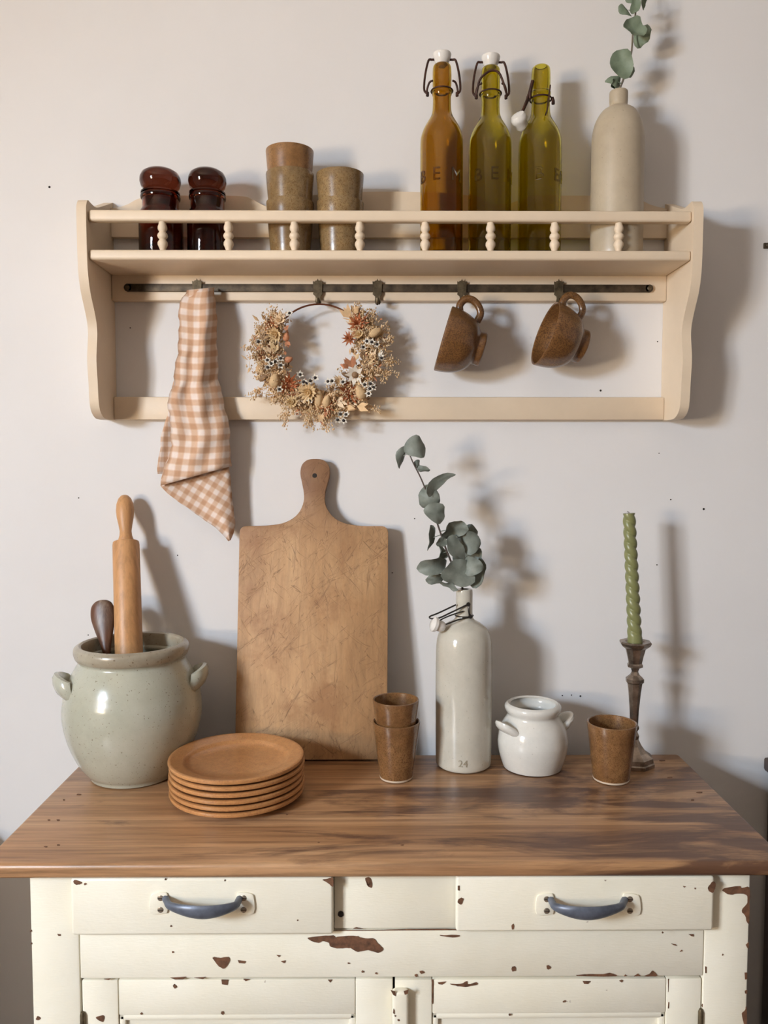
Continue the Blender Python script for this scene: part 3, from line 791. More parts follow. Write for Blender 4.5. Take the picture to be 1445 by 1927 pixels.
def swing_closed(e, x, zt_, k, arch):
    MB().lathe([(.006, -.004), (.0095, .000), (.0112, .004), (.0125, .0055), (.0150, .0125), (.0158, .0165), (.0152, .0180), (.0130, .0185), (.006, .0178), (.001, .0176)], 24, Matrix.Translation((x, YS, zt_))).build('porcelain_stopper', M['porcelain'], e)
    w = MB(); P = lambda a, b_, y=0.0: Vector((x + a * k, YS - y, zt_ - b_ * k))
    for s in (-1, 1):
        wire(w, [P(s * 12, -9), P(s * 19, -9), P(s * 25, -6, .002), P(s * 31, 20, .004), P(s * 33, 46, .006), P(s * 29, 54, .008), P(s * 26, 58, .008)], .0019)
        wire(w, [P(s * 26, 60, .008), P(s * 28, 50, .008), P(s * 24, 38, .012), P(s * 18, 36, .016)], .0017)
        w.lathe([(.0026, -.003), (.0026, .003)], 10, Matrix.Translation(P(s * 27, 56, .008)))
    if arch:
        wire(w, [P(-27, 52, .008), P(-22, 30, .015), P(-10, 19, .0185), P(2, 15, .019), P(13, 20, .0185), P(22, 38, .015), P(28, 50, .008)], .0019)
    ring = [Vector((x + math.cos(a) * .0182, YS + math.sin(a) * .0182, zt_ - 47 * k)) for a in [i * 2 * math.pi / 24 for i in range(24)]]
    w.tube(ring, .0013, 6, True)
    w.build('wire_bail', M['rust'], e)
r1 = beer_bottle(831, 'amber', 'amber brown swing top bottle with white stopper', LET(0), 122)
swing_closed(*r1, False)
r2 = beer_bottle(922, 'olive', 'olive green swing top bottle with white stopper seated on its neck', LET(22), 127)
swing_closed(*r2, True)
r3 = beer_bottle(1016, 'olive', 'olive green swing top bottle with its stopper hanging open at the side', [('B', -103), ('E', -52), ('M', -12)], 126)
def swing_open(e, x, zt_, k):
    P = lambda a, b_, y=0.0: Vector((x + a * k, YS - y, zt_ - b_ * k))
    w = MB()
    ring = [Vector((x + math.cos(a) * .0180, YS + math.sin(a) * .0180, zt_ - 58 * k)) for a in [i * 2 * math.pi / 24 for i in range(24)]]
    w.tube(ring, .0014, 6, True)
    wire(w, [P(-17, 30, .010), P(-20, 42, .012), P(-22, 52, .012), P(-22, 60, .010), P(-26, 56, .010)], .003)
    wire(w, [P(-20, 36, .012), P(-25, 56, .012), P(-34, 80, .012), P(-44, 98, .012)], .0019)
    wire(w, [P(-16, 46, -.006), P(-24, 62, -.004), P(-34, 84, 0), P(-42, 99, .004)], .0015)
    wire(w, [P(20, 56, .004), P(22, 62, .004), P(22, 68, .004)], .0028)
    wire(w, [P(14, 40, .016), P(11, 62, .0175), P(8, 84, .0205), P(3, 98, .027)], .0012)
    w.build('wire_bail', M['rust'], e)
    c = P(-39, 103, .012)
    m = Matrix.Translation(c) @ Matrix.Rotation(R(-38), 4, 'Y') @ Matrix.Rotation(R(35), 4, 'X')
    MB().lathe([(.001, -.014), (.007, -.0135), (.0105, -.009), (.0105, -.002), (.0135, .002), (.0137, .008), (.011, .0125), (.004, .014), (.001, .014)], 24, m).build('porcelain_stopper', M['porcelain'], e)
swing_open(*r3)

def stone_bottle(px, y, z0, rows, mat, label, wall=0.005):
    b = pt(px, 300, y)
    e = empty('stoneware_bottle', (pt(px, 1300 if z0 < 1 else 300, y).x, y, z0), label, 'bottle')
    x = e.location.x
    o, i = bottle_profile(px, y, [(a, b_) for a, b_ in sm2(rows, 4)], z0, wall)
    MB().lathe(o + i, 56, Matrix.Translation((x, y, 0))).build('bottle_body', M[mat], e)
    return e, x, o
e, sbx, o = stone_bottle(1162, YS, ZS, [(15.5, 172), (17, 175), (17, 190), (16.5, 196), (18, 201), (30, 208), (41, 224), (46.5, 243), (48, 262), (48.2, 300), (48.2, 440), (47.5, 466), (46, 472)], 'saltware', 'matte beige stoneware bottle holding a green eucalyptus sprig')

# ------------------------------------------------------------------ eucalyptus
def leaf_mesh(rx, ry, curl, fold, seed):
    r_ = random.Random(seed); vs = []; uv = []; fs = []
    nr, ns = 5, 20
    vs.append((0, 0, 0))
    ph = r_.uniform(0, 6.28)
    for i in range(1, nr + 1):
        t = i / nr
        for k in range(ns):
            a = 2 * math.pi * k / ns
            rr = 1 + .07 * math.sin(2 * a + ph) + .07 * math.sin(3 * a + ph * 1.7) + .03 * math.sin(5 * a + ph)
            x = math.cos(a) * t * rx * rr; z = math.sin(a) * t * ry * rr
            z += 0.10 * ry * t * t * (1 if z > 0 else 0) * abs(math.sin(a)) ** 6
            d = curl * (x * x) / rx + fold * (z * z) / ry + .20 * rx * t * t * math.sin(2 * a + ph) + .12 * rx * t ** 3 * math.sin(5 * a + 2 * ph)
            vs.append((x, d, z))
    for k in range(ns):
        fs.append((0, 1 + k, 1 + (k + 1) % ns))
    for i in range(nr - 1):
        for k in range(ns):
            a = 1 + i * ns; b_ = 1 + (i + 1) * ns; k2 = (k + 1) % ns
            fs.append((a + k, b_ + k, b_ + k2, a + k2))
    n = len(vs)
    vs2 = vs + [(x, y + .0005, z) for x, y, z in vs]
    fs2 = fs + [tuple(n + i for i in reversed(f)) for f in fs]
    e0 = 1 + (nr - 1) * ns
    for k in range(ns):
        k2 = (k + 1) % ns; fs2.append((e0 + k, n + e0 + k, n + e0 + k2, e0 + k2))
    return vs2, fs2

def sprig(name, label, y0, stem, leaves, mat, smat, base):
    """stem: (px,py,dy); leaves: (px,py,rx,ry,rot,yaw,pitch,dy)"""
    e = empty(name, base, label, 'plant')
    pts = smooth_pts([pt(a, b_, y0 + d) if not isinstance(a, Vector) else a for a, b_, d in stem], 5)
    n = len(pts)
    MB().tube(pts, [.0021 - .0011 * i / n for i in range(n)], 7).build('stem', M[smat], e)
    for i, (px, py, rx, ry, rot, yaw, pitch, dy) in enumerate(leaves):
        c = pt(px, py, y0 + dy); k = (c - CAM).y / F_PX
        cy, cp = max(.35, math.cos(R(yaw))), max(.35, math.cos(R(pitch)))
        vs, fs = leaf_mesh(rx * k / cy, ry * k / cp, rnd.choice((-1, 1)) * rnd.uniform(.2, .6), rnd.uniform(-.5, .5), i + int(px))
        m = Matrix.Translation(c) @ Matrix.Rotation(R(rot), 4, 'Y') @ Matrix.Rotation(R(yaw), 4, 'Z') @ Matrix.Rotation(R(pitch), 4, 'X')
        mb = MB().add([m @ Vector(v) for v in vs], fs)
        # short leaf stalk to the nearest stem point
        near = min(pts, key=lambda q: (q - c).length)
        d = (c - near)
        if d.length > .006:
            mb.tube([near, near + d * .35 + Vector((0, -.001, 0)), near + d * .75], [.0009, .0008, .0006], 5)
        mb.build('leaf', M[mat], e, True, 60)
    return e
sprig('eucalyptus_sprig', 'green eucalyptus sprig standing in the matte beige bottle on the shelf', YS,
      [(1162, 330, 0), (1161, 230, 0), (1163, 178, 0), (1172, 152, 0), (1187, 104, 0), (1191, 60, 0), (1196, 22, .0), (1201, -30, .01), (1207, -80, .015), (1212, -120, .02)],
      [(1160, 153, 14, 12, 10, 20, -10, -.004), (1152, 159, 7, 8, 0, 50, 0, .0), (1170, 122, 20, 24, -12, -12, 8, -.010), (1183, 128, 8, 18, 5, 55, 0, .004), (1191, 56, 21, 18, 8, 10, -12, -.010), (1207, 64, 14, 18, 20, -35, 10, .004),
       (1178, 18, 8, 14, -58, 25, 10, -.006), (1196, 13, 9, 15, 14, -20, 0, -.010), (1208, 2, 6, 15, 14, 50, 0, .0), (1188, -3, 10, 7, 0, 10, 30, -.004), (1196, -44, 17, 16, 20, 20, 0, .0), (1215, -50, 13, 15, -15, -30, 10, .014), (1204, -88, 13, 12, 0, 20, 10, .01), (1218, -100, 10, 12, 0, -30, 10, .02), (1212, -126, 8, 10, 0, 0, 0, .018)],
      'eucafresh', 'stemg', (sbx, YS, ZS + .02))

# ------------------------------------------------------------------ tea towel
def towel():
    # rows of left / right outline in photo pixels for the front fold
    L = [(352, 546), (341, 566), (336.5, 599), (337, 644), (330.5, 684), (328, 718), (318, 745), (318, 774), (321, 806), (323, 832), (317, 862), (308, 890), (301, 914)]
    Rr = [(402, 541), (404, 562), (408, 605), (407, 639), (410, 684), (410, 716), (416, 732), (423, 771), (431, 800), (432, 838), (435, 877)]
    def resample(P, n):
        Q = smooth_pts([(a, b_, 0) for a, b_ in P], 8)
        ds = [0]
        for i in range(1, len(Q)): ds.append(ds[-1] + (Q[i] - Q[i - 1]).length)
        out = []
        for k in range(n):
            d = ds[-1] * k / (n - 1); j = 0
            while j < len(ds) - 2 and ds[j + 1] < d: j += 1
            t = (d - ds[j]) / max(1e-9, ds[j + 1] - ds[j])
            out.append(Q[j].lerp(Q[j + 1], min(1, t)))
        return out
    verts = []; faces = []; uvs = []
    def sheet(Lp, Rp, nrow, ncol, yfn, uvfn, wob):
        l = resample(Lp, nrow); r = resample(Rp, nrow)
        base = len(verts)
        for i in range(nrow):
            s = i / (nrow - 1)
            for j in range(ncol):
                t = j / (ncol - 1)
                q = l[i].lerp(r[i], t)
                ed = wob * (math.sin(i * 1.9) * .8 + math.sin(i * .9 + 1) * .9)
                if t < .5: q = q + Vector((ed * (1 - 2 * t) ** 3, 0, 0))
                else: q = q + Vector((wob * .6 * math.sin(i * 1.6 + 2) * (2 * t - 1) ** 3, 0, 0))
                verts.append(pt(q.x, q.y, yfn(s, t)))
                uvs.append(uvfn(s, t, q))
        for i in range(nrow - 1):
            for j in range(ncol - 1):
                a = base + i * ncol + j
                faces.append((a, a + 1, a + ncol + 1, a + ncol))
    # front fold
    def yf(s, t):
        fold = .010 * math.exp(-((t - .28 - .1 * s) / .14) ** 2) * (1 - .5 * s) - .006 * math.exp(-((t - .62) / .12) ** 2) * (1 - s)
        return -.052 - .018 * math.sin(s * 2.6) * (0.4 + 0.6 * math.sin(math.pi * t)) + fold + .020 * (abs(2 * t - 1) ** 4) * (1 - .2 * s) + .003 * math.sin(9 * s + 4 * t) + .0045 * math.sin(13 * t + 6 * s) * (.35 + .65 * math.sin(math.pi * t)) + .002 * math.sin(31 * s + 7 * t)
    def uvf(s, t, q):
        return ((t - .5) * (2.6 + 2.5 * s) + .12 * math.sin(5 * s) , (q.y - 4 * math.sin(t * 3.1)) / 22.5)
    sheet(L, Rr, 44, 22, yf, uvf, 1.6)
    # the lower corner of the back fold, seen slantwise
    L2 = [(318, 855), (309, 880), (303, 905), (302, 916), (332, 941), (373, 970), (407, 994), (431, 1018)]
    R2 = [(420, 850), (428, 862), (432, 885), (434, 905), (437, 940), (440, 965), (442, 990), (434, 1016)]
    def yb(s, t): return -.036 + .006 * math.sin(t * 5 + s * 2) - .008 * s * math.sin(math.pi * t)
    def uvb(s, t, q):
        a = R(32); u = (q.x * math.cos(a) + q.y * math.sin(a)) / 19.0; v = (-q.x * math.sin(a) + q.y * math.cos(a)) / 19.0
        return (u, v)
    sheet(L2, R2, 26, 16, yb, uvb, .8)
    # sliver of the back fold at the other side
    L3 = [(330, 700), (316, 775), (304, 819), (298.5, 862), (296, 878), (298, 892)]
    R3 = [(360, 700), (345, 775), (340, 819), (338, 850), (336, 875), (334, 892)]
    def ys(s, t): return -.030 - .004 * math.sin(t * 4 + s * 3)
    def uvs3(s, t, q): return (q.x / 16.0, q.y / 19.0)
    sheet(L3, R3, 20, 8, ys, uvs3, 1.0)
    # top of the loop that goes over the hook, back to the rear fold
    L4 = [(352, 546), (350, 556), (344, 590), (338, 650), (334, 705)]
    R4 = [(402, 541), (402, 552), (402, 590), (402, 650), (404, 705)]
    def yt(s, t): return (-.052 + .020 * (abs(2 * t - 1) ** 4)) * (1 - min(1, s * 5)) + (-.034) * min(1, s * 5) + .004 * s
    sheet(L4, R4, 14, 10, yt, lambda s, t, q: (q.x / 18.0, q.y / 22.5), 0)
    me = bpy.data.meshes.new('tea_towel'); me.from_pydata([tuple(v) for v in verts], [], faces)
    ul = me.uv_layers.new(name='UVMap')
    for p in me.polygons:
        for li, vi in zip(p.loop_indices, p.vertices): ul.data[li].uv = uvs[vi]
    o = mesh_obj('tea_towel', me, M['gingham'], None, True, 80)
    md = o.modifiers.new('thick', 'SOLIDIFY'); md.thickness = .0012; md.offset = 0
    tag(o, 'tan and white gingham tea towel hanging in folds from the hanging bar', 'towel')
towel()

# ------------------------------------------------------------------ hanging mugs
def mug(rimc, footc, y, ay, label, sc=1.0):
    a = pt(rimc[0], rimc[1], y); b_ = pt(footc[0], footc[1], y)
    ax = (a - b_); L = ax.length
    zax = Vector((ax.x, ay * L, ax.z)).normalized()
    xax = (Vector((0, 0, 1)) - zax * zax.z).normalized()
    yax = zax.cross(xax)
    m = Matrix((( xax.x, yax.x, zax.x), (xax.y, yax.y, zax.y), (xax.z, yax.z, zax.z))).to_4x4()
    c = (a + b_) / 2 - zax * (.072 * sc / 2)
    m = Matrix.Translation(c) @ m
    e = empty('stoneware_mug', c, label, 'mug', 'brown mugs hanging from the bar')
    s = sc
    pr = [(.024, 0), (.0275, .001), (.0290, .004), (.0285, .012), (.0300, .0145), (.038, .020), (.046, .030), (.0515, .043), (.0545, .056), (.0560, .070), (.0555, .072), (.0540, .0725), (.0525, .071), (.0515, .058), (.0475, .044), (.041, .032), (.030, .022), (.001, .018)]
    MB().lathe([(r * s, z * s) for r, z in sm2(pr[:10], 3) + pr[10:]], 56, m).build('mug_body', M['mug'], e)
    hp = [(.050, 0, .056), (.062, 0, .060), (.074, 0, .054), (.0765, 0, .042), (.070, 0, .030), (.058, 0, .022), (.043, 0, .024)]
    hp = [m @ (Vector(p) * s) for p in smooth_pts(hp, 5)]
    MB().tube(hp, .0048 * s, 10, False, 1.3).build('mug_handle', M['mug'], e)
    return e
mug((837, 638), (906, 658), -.070, .02, 'brown speckled mug hanging beside the wreath')
mug((1031, 630), (1093, 651), -.070, -.10, 'brown speckled mug hanging nearer the bar end, its rim turned outward')

# ------------------------------------------------------------------ dried flower wreath
def wreath():
    YW = -.040
    kx = (YW - CAM.y) / F_PX
    P4 = lambda a, b_, d=0.0: pt(450 + a * .2215, 510 + b_ * .2215, YW - d)
    cen = pt(601, 664, YW); rr = 89.5 * kx
    e = empty('dried_flower_wreath', (cen.x, YW, cen.z - rr - .03), 'wreath of dried cream and rust flowers on a thin copper ring', 'wreath')
    MB().tube([cen + Vector((math.cos(a) * rr, 0, math.sin(a) * rr)) for a in [i * 2 * math.pi / 64 for i in range(64)]], .0016, 8, True).build('ring', M['copper'], e)
    mats = dict(white=plain('dried_white', (.72, .66, .56), .7), cream=plain('dried_cream', (.66, .48, .26), .75), rust=plain('dried_rust', (.42, .13, .045), .75, .2), pink=plain('dried_blush', (.52, .22, .11), .75, .15),
                tail=plain('bunny_tail', (.60, .41, .22), .9, .08, 200, .5, 400), brown=plain('dried_brown', (.24, .14, .07), .7, .15), straw=plain('dried_straw', (.68, .46, .25), .85, .15), dark=plain('seed_dark', (.02, .014, .012), .6), pale=plain('dried_pale', (.78, .60, .40), .8, .1))
    def petal(mb, base, d, up, ln, w, mi=0, cup=.25):
        d = d.normalized(); sd = d.cross(up).normalized(); nrm = sd.cross(d).normalized()
        pts = [base, base + d * ln * .45 + sd * w + nrm * cup * ln * .2, base + d * ln + nrm * cup * ln, base + d * ln * .45 - sd * w + nrm * cup * ln * .2, base + d * ln * .5 - nrm * .0004]
        mb.add(pts, [(0, 1, 4), (1, 2, 4), (2, 3, 4), (3, 0, 4), (0, 3, 2, 1)], mi)
    def facing(sp=.5):
        return Vector((rnd.uniform(-sp, sp), -1, rnd.uniform(-sp, sp))).normalized()
    def flower(a, b_, r, n, layers, mat, name, centre=None, w=.3, d=.016, cup=.35, cr=.25, mat2=None):
        c = P4(a, b_, d + rnd.uniform(0, .006)); f = facing(); r = r * .2215 * kx * (1.22 if r > 40 else 1.05)
        u = f.orthogonal().normalized(); v = f.cross(u)
        mb = MB()
        for ly in range(layers):
            q = 1 - .28 * ly; off = rnd.uniform(0, 1)
            for i in range(n):
                th = 2 * math.pi * (i + off) / n + rnd.uniform(-.12, .12)
                dirv = u * math.cos(th) + v * math.sin(th) + f * (.15 + .5 * ly)
                petal(mb, c + f * .001 * ly, dirv, f, r * q * rnd.uniform(.85, 1.12), r * w * q, 0, cup)
        fl = mb.build(name, mats[mat], e, True, 30)
        if centre:
            m = Matrix.Translation(c + f * .0012) @ f.to_track_quat('Z', 'Y').to_matrix().to_4x4()
            MB().lathe([(r * cr, 0), (r * cr * .9, r * cr * .5), (r * cr * .4, r * cr * .9), (.0001, r * cr)], 10, m).build('flower_centre', mats[centre], fl)
    def tail(a, b_, ang, ln, wd, mat='tail', d=.020, name='bunny_tail'):
        c = P4(a, b_, d); ln *= .2215 * kx; wd *= .2215 * kx
        m = Matrix.Translation(c) @ Matrix.Rotation(R(ang), 4, 'Y') @ Matrix.Rotation(R(rnd.uniform(-20, 20)), 4, 'X')
        bm = bmesh.new(); bmesh.ops.create_icosphere(bm, subdivisions=3, radius=1)
        for v in bm.verts:
            n = 1 + rnd.uniform(-.05, .05)
            v.co = Vector((v.co.x * wd * n * (1 - .25 * v.co.z), v.co.y * wd * n, v.co.z * ln * n))
        MB().bm(bm, m).build(name, mats[mat], e)
    def bract(a, b_, ang, ln, w, mat, d=.015):
        """pointed papery pod: a few overlapping petals in one direction"""
        c = P4(a, b_, d); mb = MB(); ln *= .2215 * kx
        for k in range(5):
            th = R(ang + rnd.uniform(-32, 32)); dv = Vector((math.sin(th), rnd.uniform(-.6, .2), math.cos(th)))
            petal(mb, c, dv, Vector((0, -1, 0)), ln * rnd.uniform(.75, 1.1), ln * w, 0, .15)
        mb.build('papery_bract', mats[mat], e, True, 30)
    # filler: straw-coloured grass and seed heads, too fine to count
    fil = MB()
    def seedspray(c, dv, ln, n):
        dv = dv.normalized()
        end = c + dv * ln
        fil.tube([c, (c + end) / 2 + Vector((0, -.001, 0)), end], .00035, 4, mi=0)
        for i in range(n):
            t = rnd.uniform(.35, 1.05); q = c + dv * ln * t + Vector((rnd.gauss(0, .0026), rnd.gauss(0, .002), rnd.gauss(0, .0026)))
            s = rnd.uniform(.0008, .0017)
            fil.add([q + Vector((s, 0, 0)), q - Vector((s, 0, 0)), q + Vector((0, s, 0)), q - Vector((0, s, 0)), q + Vector((0, 0, s * 1.4)), q - Vector((0, 0, s * 1.4))],
                    [(0, 2, 4), (2, 1, 4), (1, 3, 4), (3, 0, 4), (2, 0, 5), (1, 2, 5), (3, 1, 5), (0, 3, 5)], rnd.choice((0, 0, 1, 1, 2)))
    a0, a1 = R(138), R(138 + 268)
    for i in range(2600):
        t = rnd.random(); th = a0 + (a1 - a0) * t
        edge = min(t, 1 - t) / .10; spread = .013 + .008 * min(1, edge)
        o = rnd.gauss(.003, spread * .55)
        c = cen + Vector((math.cos(th) * (rr + o), -rnd.uniform(-.008, .014), math.sin(th) * (rr + o)))
        rad = Vector((math.cos(th), 0, math.sin(th))); tan = Vector((-math.sin(th), 0, math.cos(th)))
        s = rnd.choice((-1, 1))
        dv = rad * rnd.uniform(-.1, 1.0) * (1 if rnd.random() < .85 else -.5) + tan * rnd.uniform(-.9, .9) + Vector((0, rnd.uniform(-.9, .1), 0))
        if rnd.random() < .5: seedspray(c, dv, rnd.uniform(.010, .022), 9)
        else: petal(fil, c, dv, Vector((0, -1, .2)), rnd.uniform(.008, .018), rnd.uniform(.0014, .0036), rnd.choice((0, 0, 1, 2, 3, 4)), rnd.uniform(-.2, .4))
    for a, b_, tx, tz in ((1100, 480, .25, 1), (1150, 560, 1, .9), (1190, 620, 1, .5), (1200, 800, 1, .1), (1180, 860, 1, -.3), (1040, 1130, 1, -.45), (240, 720, -1, .1), (220, 990, -1, -.6), (420, 1180, -.5, -1), (600, 1200, -.1, -1), (720, 1220, .2, -1)):
        for k in range(5):
            seedspray(P4(a + rnd.uniform(-15, 15), b_ + rnd.uniform(-15, 15), .006), Vector((tx + rnd.uniform(-.3, .3), rnd.uniform(-.4, .1), tz + rnd.uniform(-.3, .3))), rnd.uniform(.018, .034), 16)
    f = fil.build('dried_grass', None, e, False, mats=[mats['straw'], mats['pale'], mats['cream'], mats['brown'], mats['pink']])
    f['kind'] = 'stuff'
    for a, b_, r in ((420, 965, 95), (930, 1030, 100), (1010, 455, 85), (935, 575, 60), (275, 465, 62), (740, 1140, 70), (200, 720, 45)):
        flower(a, b_, r, 11, 3, 'rust', 'rust_flower', 'pink' if r > 90 else None, .13, .012, .25, .28)
    for a, b_, r in ((315, 535, 66), (595, 1030, 82), (1020, 545, 52), (850, 930, 45), (450, 1120, 55), (345, 420, 48)):
        flower(a, b_, r, 14, 3, 'cream' if r > 50 else 'pale', 'straw_flower', 'cream', .2, .014, .5, .3)
    flower(985, 880, 80, 8, 1, 'white', 'star_flower', 'brown', .22, .02, .2, .3)
    for a, b_, ang, ln, mat in ((270, 700, -25, 80, 'pale'), (300, 690, 10, 85, 'cream'), (1120, 770, 20, 95, 'pale'), (1170, 740, 55, 70, 'white'), (960, 820, -15, 95, 'pink'), (930, 830, -55, 70, 'pink'), (470, 1090, 150, 75, 'pale'), (520, 1080, 140, 70, 'pale'), (820, 1100, 100, 90, 'pale'), (900, 1150, 110, 95, 'straw'), (1000, 1150, 105, 100, 'straw'), (940, 400, -30, 95, 'straw'), (980, 380, 0, 75, 'straw'), (180, 800, 200, 60, 'straw'), (690, 1190, 160, 85, 'straw'), (400, 590, 170, 60, 'pink'), (390, 510, 20, 50, 'pink'), (750, 1180, 190, 70, 'pink'), (1050, 760, 20, 70, 'brown'), (390, 830, 20, 60, 'brown'), (210, 600, 0, 60, 'brown'), (790, 1030, 0, 55, 'brown')):
        bract(a, b_, ang, ln * 1.2, .2, mat)
    for a, b_, ang, ln, wd in ((300, 930, 10, 60, 42), (675, 1085, 8, 72, 36), (1030, 1030, -28, 62, 44), (1160, 520, 62, 62, 36), (740, 1110, 20, 60, 34)):
        tail(a, b_, ang, ln, wd)
    for a, b_, ang in ((420, 752, 70), (400, 560, 10)): tail(a, b_, ang, 36, 26, 'pink', .018, 'flower_bud')
    for a, b_, ang, ln, wd in ((210, 905, 60, 48, 26), (915, 885, -70, 50, 22)): tail(a, b_, ang, ln, wd * .9, 'brown', .016, 'dried_leaf')
    for a, b_ in ((240, 760), (275, 788), (305, 768), (350, 745), (240, 816), (348, 800), (515, 880), (545, 940), (572, 950), (602, 930), (645, 908), (340, 1005), (755, 940), (793, 935), (1085, 596), (1125, 602), (1168, 622), (1065, 965), (1112, 955), (1108, 1000), (1138, 990), (1100, 1040), (605, 1102), (835, 1262), (888, 1268), (857, 1215), (907, 1222), (1205, 742), (430, 362), (160, 600), (1050, 650), (880, 945)):
        flower(a, b_, 33, 6, 1, 'white', 'daisy', 'dark', .30, .024, .2, .36)
wreath()

# ------------------------------------------------------------------ things on the cupboard top
ZT = TZ + 0.0003
# big crock
YC = -0.135
cx = pt(251, 1340, YC).x
ec = empty('stoneware_crock', (cx, YC, ZT), 'grey green glazed stoneware crock holding the rolling pin and spoon', 'crock')
rows = [(98, 1221), (103, 1225), (104, 1234), (101, 1243), (96, 1250), (100, 1258), (110, 1275), (119, 1297), (124.5, 1320), (126.5, 1342), (124, 1368), (116, 1398), (103, 1428), (90, 1448), (80, 1459), (78, 1466)]
pr = stand(prof_px(251, YC, rows), ZT)
pr = list(reversed(pr)); zt_c = pr[-1][1]
pr = [(pr[0][0] - .003, ZT)] + [(pr[0][0] + .0005, ZT + .002)] + [(a, b_) for a, b_ in sm2(pr[1:], 3)]
inn = [(r - .009, z) for r, z in reversed(pr[4:-10])]
rt = pr[-1][0]
TC = Matrix.Translation((cx, YC, 0))
pr = [(r + (.0007 * math.sin((z - pt(251, 1297, YC).z) * 1400) if abs(z - pt(251, 1297, YC).z) < .009 else 0), z) for r, z in pr]
isp = len(pr) - 11
MB().lathe(pr[:isp + 1] + [(pr[isp][0] - .008, pr[isp][1])] + inn + [(.001, ZT + .012)], 64, TC).build('crock_body', M['crock'], ec)
MB().lathe([(pr[isp][0] - .008, pr[isp][1] - .004)] + [(r + .0004, z) for r, z in pr[isp:]] + [(rt - .003, zt_c + .0012), (rt - .0065, zt_c - .0005), (rt - .0082, zt_c - .005), (rt - .0075, pr[isp][1] - .006)], 64, TC, False, False).build('crock_rim', M['crockrim'], ec)
for s, ax0 in ((-1, R(202)), (1, R(8))):
    zc_ = pt(251, 1278, YC).z
    d = Vector((math.cos(ax0), math.sin(ax0), 0)); n = Vector((-d.y, d.x, 0))
    hp = []
    for t in range(13):
        a = math.pi * t / 12
        hp.append(Vector((cx, YC, zc_)) + n * math.cos(a) * .030 + d * (.094 + .020 * math.sin(a)) + Vector((0, 0, .010 * math.sin(a) - .006)))
    mb = MB(); vs = []; fs = []; sg = 10
    for i, p in enumerate(hp):
        t = (hp[min(i + 1, 12)] - hp[max(i - 1, 0)]).normalized(); o_ = t.cross(Vector((0, 0, 1))).normalized()
        for k in range(sg):
            a = 2 * math.pi * k / sg
            vs.append(p + Vector((0, 0, 1)) * math.sin(a) * .0185 + o_ * math.cos(a) * .0098 + d * math.sin(a) * .004)
    for i in range(12):
        for k in range(sg):
            k2 = (k + 1) % sg; fs.append((i * sg + k, i * sg + k2, (i + 1) * sg + k2, (i + 1) * sg + k))
    fs += [tuple(reversed(range(sg))), tuple(12 * sg + k for k in range(sg))]
    mb.add(vs, fs).build('lug_handle', M['crock'], ec)

# rolling pin leaning in the crock against the wall
def axis_matrix(a, b_):
    z = (b_ - a).normalized(); x = Vector((0, 1, 0)).cross(z).normalized(); y = z.cross(x)
    return Matrix.Translation(a) @ Matrix(((x.x, y.x, z.x), (x.y, y.y, z.y), (x.z, y.z, z.z))).to_4x4()
tp = pt(234.5, 932, -0.026); lowp = pt(243, 1238, -0.118)
ax = (lowp - tp); t0 = ax.normalized()
base = tp + t0 * ((ZT + .040 - tp.z) / t0.z)
m = axis_matrix(base, tp); LT = (tp - base).length
kq = 1.37 / F_PX
ep = empty('rolling_pin', base, 'pale beech wooden rolling pin standing in the crock', 'rolling pin')
lb = (pt(237.5, 1020, -0.05) - base).length
hl = LT - lb
MB().lathe([(.0215, .06), (.0228, .063), (.0228, lb - .006), (.0218, lb - .001), (.0195, lb)], 40, m).build('barrel', M['beech'], ep)
MB().lathe([(.0115, lb - .002), (.0128, lb + .004), (.0108, lb + hl * .12), (.0100, lb + hl * .22), (.0118, lb + hl * .36), (.0145, lb + hl * .52), (.0155, lb + hl * .66), (.0146, lb + hl * .80), (.0112, lb + hl * .92), (.0065, lb + hl * .985), (.001, lb + hl)], 28, m).build('handle', M['beech'], ep)
MB().lathe([(.009, .01), (.0130, .02), (.0125, .05), (.0125, .061)], 20, m).build('handle', M['beech'], ep)

# dark wooden spoon
sa = pt(192, 1142, -0.084); sb = pt(202, 1240, -0.111)
tdir = (sb - sa).normalized(); sbase = sa + tdir * ((ZT + .03 - sa.z) / tdir.z)
m = axis_matrix(sbase, sa - tdir * .0)
LS = (sa - sbase).length
es = empty('wooden_spoon', sbase, 'dark worn wooden spoon standing in the crock beside the rolling pin', 'spoon')
mb = MB(); vs = []; fs = []; sg = 20
pf = [(.004, .0), (.005, .02), (.0045, LS - .12), (.0055, LS - .095), (.0085, LS - .072), (.0155, LS - .048), (.0225, LS - .022), (.0225, LS - .006), (.019, LS + .004), (.011, LS + .010), (.001, LS + .011)]
pf = [(p.x, p.y) for p in smooth_pts([(a, b_, 0) for a, b_ in pf], 3)]
for r, z in pf:
    for k in range(sg):
        a = 2 * math.pi * k / sg
        vs.append(m @ Vector((r * .92 * math.cos(a), min(r, .0065 + .12 * r) * math.sin(a), z)))
for i in range(len(pf) - 1):
    for k in range(sg):
        k2 = (k + 1) % sg; fs.append((i * sg + k, i * sg + k2, (i + 1) * sg + k2, (i + 1) * sg + k))
fs += [tuple(reversed(range(sg))), tuple((len(pf) - 1) * sg + k for k in range(sg))]
mb.add(vs, fs).build('spoon_body', M['spoon'], es)

